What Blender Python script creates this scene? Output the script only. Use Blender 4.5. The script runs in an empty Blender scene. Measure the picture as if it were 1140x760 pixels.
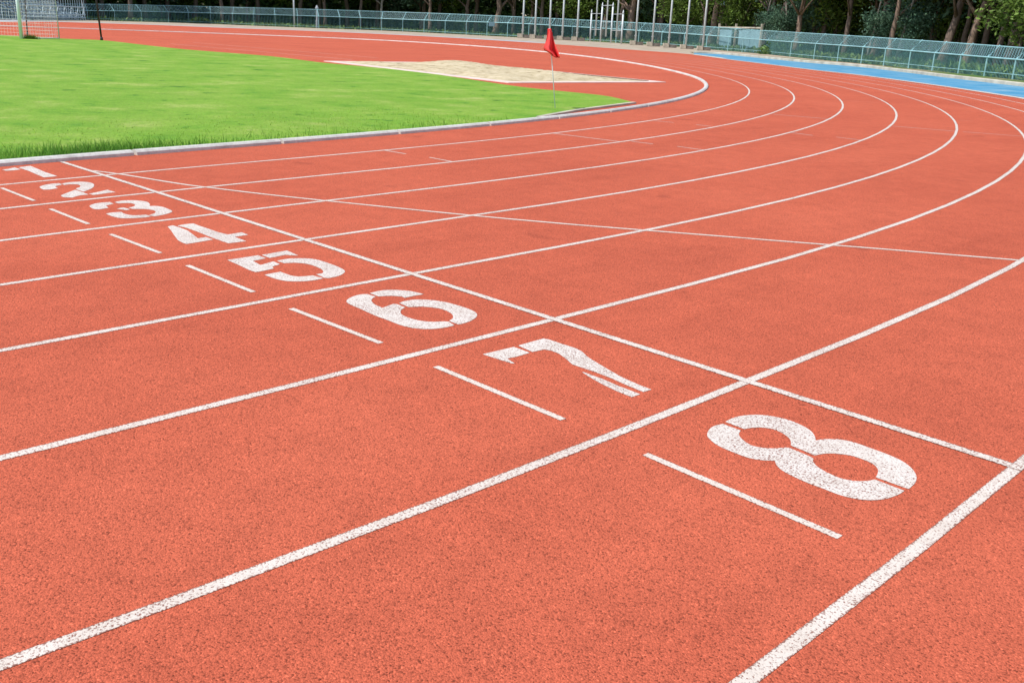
# Athletics track at the finish line: lanes 1-8, infield, sand pit, fence, trees.
import bpy, bmesh, math, random
import numpy as np
from mathutils import Vector, Matrix
random.seed(7); rng = np.random.default_rng(7)
S = bpy.context.scene
COL = S.collection
# ------------------------------------------------------------------ camera
F_PX = 1080.678                      # focal length in photo pixels (photo is 1140 px wide)
CX, CY, CZ = 10.7667, -3.7352, 1.5198
YAW, PITCH, ROLL = 0.79297, -0.312856, 0.0415914
fw = Vector((-math.sin(YAW)*math.cos(PITCH), math.cos(YAW)*math.cos(PITCH), math.sin(PITCH)))
r0 = Vector((math.cos(YAW), math.sin(YAW), 0)); u0 = r0.cross(fw)
RT = math.cos(ROLL)*r0 + math.sin(ROLL)*u0
UP = -math.sin(ROLL)*r0 + math.cos(ROLL)*u0
CAM = Vector((CX, CY, CZ))
cd = bpy.data.cameras.new('camera'); cam = bpy.data.objects.new('camera', cd); COL.objects.link(cam)
cam.matrix_world = Matrix(((RT.x, UP.x, -fw.x, CX), (RT.y, UP.y, -fw.y, CY), (RT.z, UP.z, -fw.z, CZ), (0, 0, 0, 1)))
cd.sensor_width = 36; cd.sensor_fit = 'HORIZONTAL'; cd.lens = 36*F_PX/1140; cd.clip_start = .05; cd.clip_end = 2000
S.camera = cam
def ray(px, py): px = float(px); py = float(py); return (px-570)/F_PX*RT - (py-380)/F_PX*UP + fw
def at(px, py, z=0.0):               # survey: photo pixel -> point on level ground at height z
    v = ray(px, py); t = (z-CZ)/v.z
    return Vector((CX+t*v.x, CY+t*v.y, z))
def horizon(px):
    px = float(px)
    return 380 + F_PX*((px-570)/F_PX*RT.z + fw.z)/UP.z
def lerp(x, tab):
    xs = [t[0] for t in tab]; ys = [t[1] for t in tab]
    if x <= xs[0]: return ys[0] + (x-xs[0])*(ys[1]-ys[0])/(xs[1]-xs[0])
    if x >= xs[-1]: return ys[-1] + (x-xs[-1])*(ys[-1]-ys[-2])/(xs[-1]-xs[-2])
    return float(np.interp(x, xs, ys))
def height(p, px, py):               # height above ground point p of what is seen at photo row py
    v = ray(px, py); d = math.hypot(p.x-CX, p.y-CY)/math.hypot(v.x, v.y)
    return CZ + v.z*d
# ------------------------------------------------------------------ materials
def mat(name, rough=.8, spec=.3):
    m = bpy.data.materials.new(name); m.use_nodes = True
    nt = m.node_tree; b = nt.nodes['Principled BSDF']
    b.inputs['Roughness'].default_value = rough; b.inputs['Specular IOR Level'].default_value = spec
    return m, nt, b
def coords(nt): return nt.nodes.new('ShaderNodeNewGeometry').outputs['Position']
def objcoords(nt): return nt.nodes.new('ShaderNodeTexCoord').outputs['Object']
def noise(nt, co, scale, detail=2, rough=.5, dim='3D'):
    n = nt.nodes.new('ShaderNodeTexNoise'); n.inputs['Scale'].default_value = scale
    n.inputs['Detail'].default_value = detail; n.inputs['Roughness'].default_value = rough
    nt.links.new(co, n.inputs['Vector']); return n.outputs['Fac']
def ramp(nt, fac, stops, interp='LINEAR'):
    r = nt.nodes.new('ShaderNodeValToRGB'); e = r.color_ramp.elements; r.color_ramp.interpolation = interp
    while len(e) < len(stops): e.new(.5)
    for i, (p, c) in enumerate(stops):
        e[i].position = p; e[i].color = (*c, 1) if len(c) == 3 else c
    nt.links.new(fac, r.inputs['Fac']); return r.outputs['Color']
def mix(nt, fac, a, b, kind='MIX'):
    m = nt.nodes.new('ShaderNodeMix'); m.data_type = 'RGBA'; m.blend_type = kind
    for sock, v in ((m.inputs[0], fac), (m.inputs[6], a), (m.inputs[7], b)):
        if isinstance(v, bpy.types.NodeSocket): nt.links.new(v, sock)
        elif isinstance(v, tuple): sock.default_value = (*v, 1)
        else: sock.default_value = v
    return m.outputs[2]
def bump(nt, b, h, strength, dist):
    n = nt.nodes.new('ShaderNodeBump'); n.inputs['Strength'].default_value = strength; n.inputs['Distance'].default_value = dist
    nt.links.new(h, n.inputs['Height']); nt.links.new(n.outputs['Normal'], b.inputs['Normal'])
def g3(v): return (v, v, v)
def simple(name, colour, rough=.6, spec=.3, vary=.12, scale=6, metal=0):
    m, nt, b = mat(name, rough, spec); b.inputs['Metallic'].default_value = metal
    n = noise(nt, objcoords(nt), scale, 4)
    c = ramp(nt, n, [(.3, tuple(x*(1-vary) for x in colour)), (.7, tuple(min(1, x*(1+vary)) for x in colour))])
    nt.links.new(c, b.inputs['Base Color']); return m
# red granulated rubber
TRK = (.505, .109, .057)
m_track, nt, b = mat('red_granulated_rubber', .9, .12)
co = coords(nt)
big = ramp(nt, noise(nt, co, .35, 5, .6), [(.3, (.462, .097, .051)), (.5, TRK), (.72, (.545, .123, .065))])
mid = ramp(nt, noise(nt, co, 4, 5, .7), [(.3, g3(.90)), (.7, g3(1.08))])
c = mix(nt, 1.0, big, mid, 'MULTIPLY')
vor = nt.nodes.new('ShaderNodeTexVoronoi'); vor.inputs['Scale'].default_value = 190; nt.links.new(co, vor.inputs['Vector'])
cell = nt.nodes.new('ShaderNodeSeparateColor'); nt.links.new(vor.outputs['Color'], cell.inputs[0])
gran = ramp(nt, cell.outputs[0], [(0, g3(.30)), (.10, g3(.62)), (.3, g3(.92)), (.8, g3(1.08)), (.965, g3(1.15)), (1, g3(1.75))])
c = mix(nt, .85, c, gran, 'MULTIPLY')
gr2 = noise(nt, co, 120, 4, .75)
c = mix(nt, 1.0, c, ramp(nt, gr2, [(.33, g3(.55)), (.47, g3(.98)), (.75, g3(1.12))]), 'MULTIPLY')
mp = nt.nodes.new('ShaderNodeMapping'); mp.inputs['Scale'].default_value = (2.2, .35, 1); nt.links.new(co, mp.inputs['Vector'])
c = mix(nt, 1.0, c, ramp(nt, noise(nt, mp.outputs[0], .9, 6, .7), [(.34, (.92, .905, .905)), (.46, g3(1)), (.62, g3(1)), (.74, (1.07, 1.09, 1.1))]), 'MULTIPLY')
c = mix(nt, 1.0, c, ramp(nt, noise(nt, co, 1.7, 2, .4), [(.24, (.80, .80, .82)), (.30, g3(1))]), 'MULTIPLY')
nt.links.new(c, b.inputs['Base Color'])
hh = nt.nodes.new('ShaderNodeMath'); hh.operation = 'SUBTRACT'
nt.links.new(gr2, hh.inputs[0]); nt.links.new(vor.outputs['Distance'], hh.inputs[1])
bump(nt, b, hh.outputs[0], .55, .006)
# white line paint, worn so that the granules show through
def paint(name, white, wear, scale=120):
    m, nt, b = mat(name, .75, .15)
    co = coords(nt)
    n = noise(nt, co, scale, 3, .7)
    n2 = noise(nt, co, 2.2, 3, .6)
    add = nt.nodes.new('ShaderNodeMath'); add.operation = 'MULTIPLY_ADD'; add.inputs[1].default_value = .16
    nt.links.new(n2, add.inputs[0]); nt.links.new(n, add.inputs[2])
    ua = nt.nodes.new('ShaderNodeAttribute'); ua.attribute_name = 'rim'
    ed = nt.nodes.new('ShaderNodeMath'); ed.operation = 'MULTIPLY_ADD'; ed.inputs[1].default_value = -.16
    nt.links.new(ua.outputs['Fac'], ed.inputs[0]); nt.links.new(add.outputs[0], ed.inputs[2])
    add = ed
    w = ramp(nt, add.outputs[0], [(wear-.035, (.24, .10, .075)), (wear+.015, tuple(x*.8 for x in white)), (wear+.07, white)])
    dirt = ramp(nt, noise(nt, co, 9, 4, .6), [(.35, (.9, .88, .86)), (.6, g3(1))])
    nt.links.new(mix(nt, 1.0, w, dirt, 'MULTIPLY'), b.inputs['Base Color'])
    bump(nt, b, n, .5, .006); return m
m_line = paint('white_line_paint', (.65, .575, .51), .50)
m_thin = paint('thin_white_line_paint', (.65, .56, .49), .475)
m_faint = paint('faded_line_paint', (.62, .33, .25), .45)
m_num = paint('white_stencil_paint', (.655, .59, .535), .512)
# lawn
m_lawn, nt, b = mat('mown_lawn', .85, .2)
co = coords(nt)
g1 = ramp(nt, noise(nt, co, .8, 7, .72), [(.32, (.10, .265, .02)), (.44, (.175, .345, .028)), (.55, (.225, .37, .042)), (.66, (.33, .42, .095))])
mp = nt.nodes.new('ShaderNodeMapping'); mp.inputs['Rotation'].default_value = (0, 0, math.radians(-45)); mp.inputs['Scale'].default_value = (.3, .9, 1)
nt.links.new(co, mp.inputs['Vector'])
g2 = ramp(nt, noise(nt, mp.outputs[0], 1.0, 5, .6), [(.35, (.91, .94, .86)), (.65, (1.05, 1.03, 1.06))])
c = mix(nt, 1.0, g1, g2, 'MULTIPLY')
fine = noise(nt, co, 28, 4, .7)
c = mix(nt, 1.0, c, ramp(nt, fine, [(.3, g3(.62)), (.55, g3(1.0)), (.75, g3(1.15))]), 'MULTIPLY')
spots = ramp(nt, noise(nt, co, 1.6, 3, .6), [(.30, (.42, .58, .5)), (.36, g3(1)), (.66, g3(1)), (.76, (1.2, 1.08, 1.35))])
nt.links.new(mix(nt, 1.0, c, spots, 'MULTIPLY'), b.inputs['Base Color'])
bump(nt, b, fine, .6, .05)
def leafmat(name, dark, light, rough=.55, trans=.25, scale=.9):
    m, nt, b = mat(name, rough, .25)
    gi = nt.nodes.new('ShaderNodeObjectInfo'); g = nt.nodes.new('ShaderNodeNewGeometry')
    n = ramp(nt, noise(nt, g.outputs['Position'], scale, 3), [(.3, dark), (.7, light)])
    rp = ramp(nt, g.outputs['Random Per Island'], [(0, g3(.55)), (.8, g3(1.3)), (1, g3(1.9))])
    c = mix(nt, 1.0, n, rp, 'MULTIPLY')
    nt.links.new(c, b.inputs['Base Color'])
    if trans:
        t = nt.nodes.new('ShaderNodeBsdfTranslucent'); nt.links.new(c, t.inputs['Color'])
        ms = nt.nodes.new('ShaderNodeMixShader'); ms.inputs[0].default_value = trans
        nt.links.new(b.outputs[0], ms.inputs[1]); nt.links.new(t.outputs[0], ms.inputs[2])
        nt.links.new(ms.outputs[0], nt.nodes['Material Output'].inputs['Surface'])
    return m
m_blade = leafmat('grass_blades', (.19, .34, .03), (.28, .42, .055), .6, .5, 1.5)
m_long = leafmat('long_grass_blades', (.075, .21, .025), (.17, .34, .04), .6, .5, 1.5)
m_leaf = leafmat('tree_leaves', (.045, .10, .034), (.15, .25, .075), .55, .4)
m_leaf_b = leafmat('bright_leaves', (.07, .13, .02), (.15, .22, .04))
m_leaf_c = leafmat('blue_green_leaves', (.05, .115, .075), (.13, .22, .135), .55, .4)
m_wild = leafmat('wild_grass', (.07, .14, .03), (.16, .22, .06), .7, .25)
def barkmat(name, c1, c2):
    m, nt, b = mat(name, .9, .15); co = objcoords(nt)
    mp = nt.nodes.new('ShaderNodeMapping'); mp.inputs['Scale'].default_value = (3, 3, .7); nt.links.new(co, mp.inputs['Vector'])
    n = noise(nt, mp.outputs[0], 3, 5, .7)
    nt.links.new(ramp(nt, n, [(.35, c1), (.65, c2)]), b.inputs['Base Color']); bump(nt, b, n, .6, .05); return m
m_bark_d = barkmat('dark_bark', (.095, .07, .058), (.23, .17, .138))
m_bark_b = barkmat('brown_bark', (.13, .09, .068), (.32, .225, .17))
m_bark_p = barkmat('pale_bark', (.20, .18, .15), (.40, .36, .31))
# ground, dirt, sand
m_ground, nt, b = mat('dirt_and_grass', .9, .15); co = coords(nt)
n = noise(nt, co, .11, 5, .6)
c = ramp(nt, n, [(.40, (.30, .235, .165)), (.5, (.17, .18, .075)), (.6, (.09, .16, .035))])
c = mix(nt, 1.0, c, ramp(nt, noise(nt, co, 3, 5, .7), [(.3, g3(.7)), (.7, g3(1.2))]), 'MULTIPLY')
nt.links.new(c, b.inputs['Base Color'])
m_path, nt, b = mat('pale_dirt_and_concrete', .9, .15); co = coords(nt)
n = noise(nt, co, .5, 6, .65)
nt.links.new(ramp(nt, n, [(.3, (.26, .20, .145)), (.55, (.41, .34, .26)), (.75, (.50, .43, .34))]), b.inputs['Base Color'])
m_conc, nt, b = mat('weathered_concrete', .85, .2); co = coords(nt)
n = noise(nt, co, 1.3, 6, .7)
nt.links.new(ramp(nt, n, [(.3, (.27, .29, .32)), (.6, (.41, .43, .46)), (.8, (.48, .49, .50))]), b.inputs['Base Color'])
m_blue, nt, b = mat('blue_painted_apron', .6, .35); co = coords(nt)
n = noise(nt, co, .7, 5, .65)
nt.links.new(ramp(nt, n, [(.3, (.04, .21, .37)), (.48, (.075, .27, .43)), (.7, (.22, .36, .45))]), b.inputs['Base Color'])
m_sand, nt, b = mat('pale_sand', .95, .1); co = coords(nt)
n = noise(nt, co, 2.5, 6, .7)
nt.links.new(ramp(nt, n, [(.3, (.20, .14, .075)), (.45, (.46, .38, .24)), (.7, (.62, .53, .37))]), b.inputs['Base Color']); bump(nt, b, n, .8, .08)
m_kerb, nt, b = mat('weathered_white_kerb', .6, .35); co = coords(nt)
n = noise(nt, co, 1.1, 6, .7); n3 = noise(nt, co, 18, 4, .7)
c = ramp(nt, n, [(.3, (.44, .41, .375)), (.5, (.60, .57, .525)), (.75, (.70, .67, .62))])
nt.links.new(mix(nt, 1.0, c, ramp(nt, n3, [(.3, g3(.78)), (.6, g3(1.03))]), 'MULTIPLY'), b.inputs['Base Color'])
m_border = simple('pinkish_white_border', (.66, .52, .46), .7, .2, .15, 2)
m_cream = simple('cream_kerb_stone', (.46, .42, .34), .85, .2, .25, 1.5)
m_teal = simple('teal_fence_paint', (.28, .50, .53), .5, .4, .15, 3)
m_teal_d = simple('dark_teal_fence_wire', (.15, .34, .36), .5, .4, .2, 3)
m_white = simple('white_painted_steel', (.72, .78, .82), .4, .5, .06, 3)
m_pole = simple('pale_grey_painted_pole', (.62, .67, .69), .4, .5, .08, 2)
m_black = simple('black_painted_steel', (.025, .022, .022), .5, .4, .2, 3)
m_steel = simple('teal_grey_steel', (.55, .68, .72), .45, .45, .12, 3)
m_seat = simple('dark_blue_seat_boards', (.10, .16, .24), .6, .3, .2, 2)
m_block = simple('rough_concrete_block', (.46, .40, .32), .9, .15, .25, 4)
m_block_shade = simple('shaded_concrete_block', (.20, .17, .145), .9, .15, .25, 4)  # concrete block colour darkened for its shaded side
m_pblue = simple('pale_blue_boards', (.23, .37, .43), .6, .3, .15, 2)
m_roof = simple('teal_roof_sheet', (.22, .34, .34), .6, .3, .15, 2)
m_net = simple('white_net_cord', (.72, .74, .74), .7, .2, .05, 3)
m_red = leafmat('red_flag_cloth', (.90, .085, .085), (.93, .13, .12), .7, .5, 3)
# ------------------------------------------------------------------ helpers
def link(name, bm_or_mesh, m, parent=None, smooth=False):
    if isinstance(bm_or_mesh, bmesh.types.BMesh):
        me = bpy.data.meshes.new(name); bm_or_mesh.to_mesh(me); bm_or_mesh.free()
    else: me = bm_or_mesh
    if m is not None and not me.materials: me.materials.append(m)
    if smooth:
        for p in me.polygons: p.use_smooth = len(p.vertices) == 4
    o = bpy.data.objects.new(name, me); COL.objects.link(o)
    if parent: o.parent = parent
    return o
def tag(o, label, cat, group=None, kind=None):
    if label: o['label'] = label
    if cat: o['category'] = cat
    if group: o['group'] = group
    if kind: o['kind'] = kind
    return o
def struct(o): o['kind'] = 'structure'; return o
def thing(name, loc, label, cat, group=None):
    o = bpy.data.objects.new(name, None); COL.objects.link(o); o.location = loc; o.empty_display_size = .2
    return tag(o, label, cat, group)
def dup(root, loc, label=None, rotz=None, group=None, scale=None):
    r = root.copy(); COL.objects.link(r); r.location = loc
    if rotz is not None: r.rotation_euler.z = rotz
    if scale is not None: r.scale = scale
    if label: r['label'] = label
    if group: r['group'] = group
    for ch in list(root.children):
        c = ch.copy(); COL.objects.link(c); c.parent = r
        for g in ch.children:
            d = g.copy(); COL.objects.link(d); d.parent = c
    return r
def tube(bm, pts, rad, seg=8, cap=True):
    pts = [Vector(p) for p in pts]
    rads = rad if isinstance(rad, (list, tuple)) else [rad]*len(pts)
    rings = []
    for i, p in enumerate(pts):
        d = (pts[min(i+1, len(pts)-1)] - pts[max(i-1, 0)]).normalized()
        a = Vector((0, 0, 1)) if abs(d.z) < .9 else Vector((1, 0, 0))
        x = d.cross(a).normalized(); y = d.cross(x).normalized()
        rings.append([bm.verts.new(p + rads[i]*(math.cos(2*math.pi*k/seg)*x + math.sin(2*math.pi*k/seg)*y)) for k in range(seg)])
    for a, b2 in zip(rings, rings[1:]):
        for k in range(seg): bm.faces.new((a[k], a[(k+1) % seg], b2[(k+1) % seg], b2[k]))
    if cap:
        bm.faces.new(rings[0][::-1]); bm.faces.new(rings[-1])
def box(bm, c, sx, sy, sz, rz=0, bev=0):
    c = Vector(c); ca, sa = math.cos(rz), math.sin(rz)
    vs = []
    for dz in (-.5, .5):
        for dx, dy in ((-.5, -.5), (.5, -.5), (.5, .5), (-.5, .5)):
            x, y = dx*sx, dy*sy
            vs.append(bm.verts.new((c.x+x*ca-y*sa, c.y+x*sa+y*ca, c.z+dz*sz)))
    fs = [bm.faces.new([vs[i] for i in q]) for q in ((3, 2, 1, 0), (4, 5, 6, 7), (0, 1, 5, 4), (1, 2, 6, 5), (2, 3, 7, 6), (3, 0, 4, 7))]
    if bev:
        es = list({e for f in fs for e in f.edges})
        bmesh.ops.bevel(bm, geom=es, offset=bev, segments=2, affect='EDGES')
def normals2(pts):                   # right-hand normals of a 2-D polyline
    out = []
    for i in range(len(pts)):
        a = pts[max(i-1, 0)]; c = pts[min(i+1, len(pts)-1)]
        dx, dy = c[0]-a[0], c[1]-a[1]; l = math.hypot(dx, dy) or 1
        out.append((dy/l, -dx/l))
    return out
def densify(pts, step):
    out = []
    for a, c in zip(pts, pts[1:]):
        n = max(1, int(math.ceil(math.hypot(c[0]-a[0], c[1]-a[1])/step)))
        for k in range(n): out.append((a[0]+(c[0]-a[0])*k/n, a[1]+(c[1]-a[1])*k/n))
    out.append(tuple(pts[-1][:2])); return out
def smooth_line(pts, n=5):           # Catmull-Rom through the surveyed points
    P = [Vector((p[0], p[1])) for p in pts]; out = []
    for i in range(len(P)-1):
        p0 = P[max(i-1, 0)]; p1 = P[i]; p2 = P[i+1]; p3 = P[min(i+2, len(P)-1)]
        for k in range(n):
            t = k/n
            out.append(tuple(.5*((2*p1)+(p2-p0)*t+(2*p0-5*p1+4*p2-p3)*t*t+(3*p1-p0-3*p2+p3)*t**3)))
    out.append(tuple(P[-1])); return out
def ribbon(pts, w, z, off=0.0):
    bm = bmesh.new(); nn = normals2(pts); prev = None; rim = bm.verts.layers.float.new('rim')
    cols = ((-.5, 1.0), (-.36, 0.0), (.36, 0.0), (.5, 1.0))
    for p, n in zip(pts, nn):
        row = []
        for c, r in cols:
            v = bm.verts.new((p[0]+n[0]*(off+w*c), p[1]+n[1]*(off+w*c), z)); v[rim] = r; row.append(v)
        if prev:
            for k in range(3): bm.faces.new((prev[k], prev[k+1], row[k+1], row[k]))
        prev = row
    bmesh.ops.recalc_face_normals(bm, faces=bm.faces)
    up(bm); return bm
def up(bm):
    bm.normal_update()
    for f in bm.faces:
        if f.normal.z < 0: f.normal_flip()
def sheet(poly, z):
    bm = bmesh.new(); vs = [bm.verts.new((p[0], p[1], z)) for p in poly]
    es = [bm.edges.new((vs[i], vs[(i+1) % len(vs)])) for i in range(len(vs))]
    bmesh.ops.triangle_fill(bm, use_beauty=True, edges=es); up(bm); return bm
def profile_run(pts, prof, closed=False, bm=None):   # prof: list of (offset to the right, height)
    bm = bm or bmesh.new(); nn = normals2(pts); prev = None; first = None
    for p, n in zip(pts, nn):
        ring = [bm.verts.new((p[0]+n[0]*o, p[1]+n[1]*o, z)) for o, z in prof]
        if prev:
            for k in range(len(ring)-1): bm.faces.new((prev[k], ring[k], ring[k+1], prev[k+1]))
        else: first = ring
        prev = ring
    bm.faces.new(first); bm.faces.new(prev[::-1])
    return bm
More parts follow.
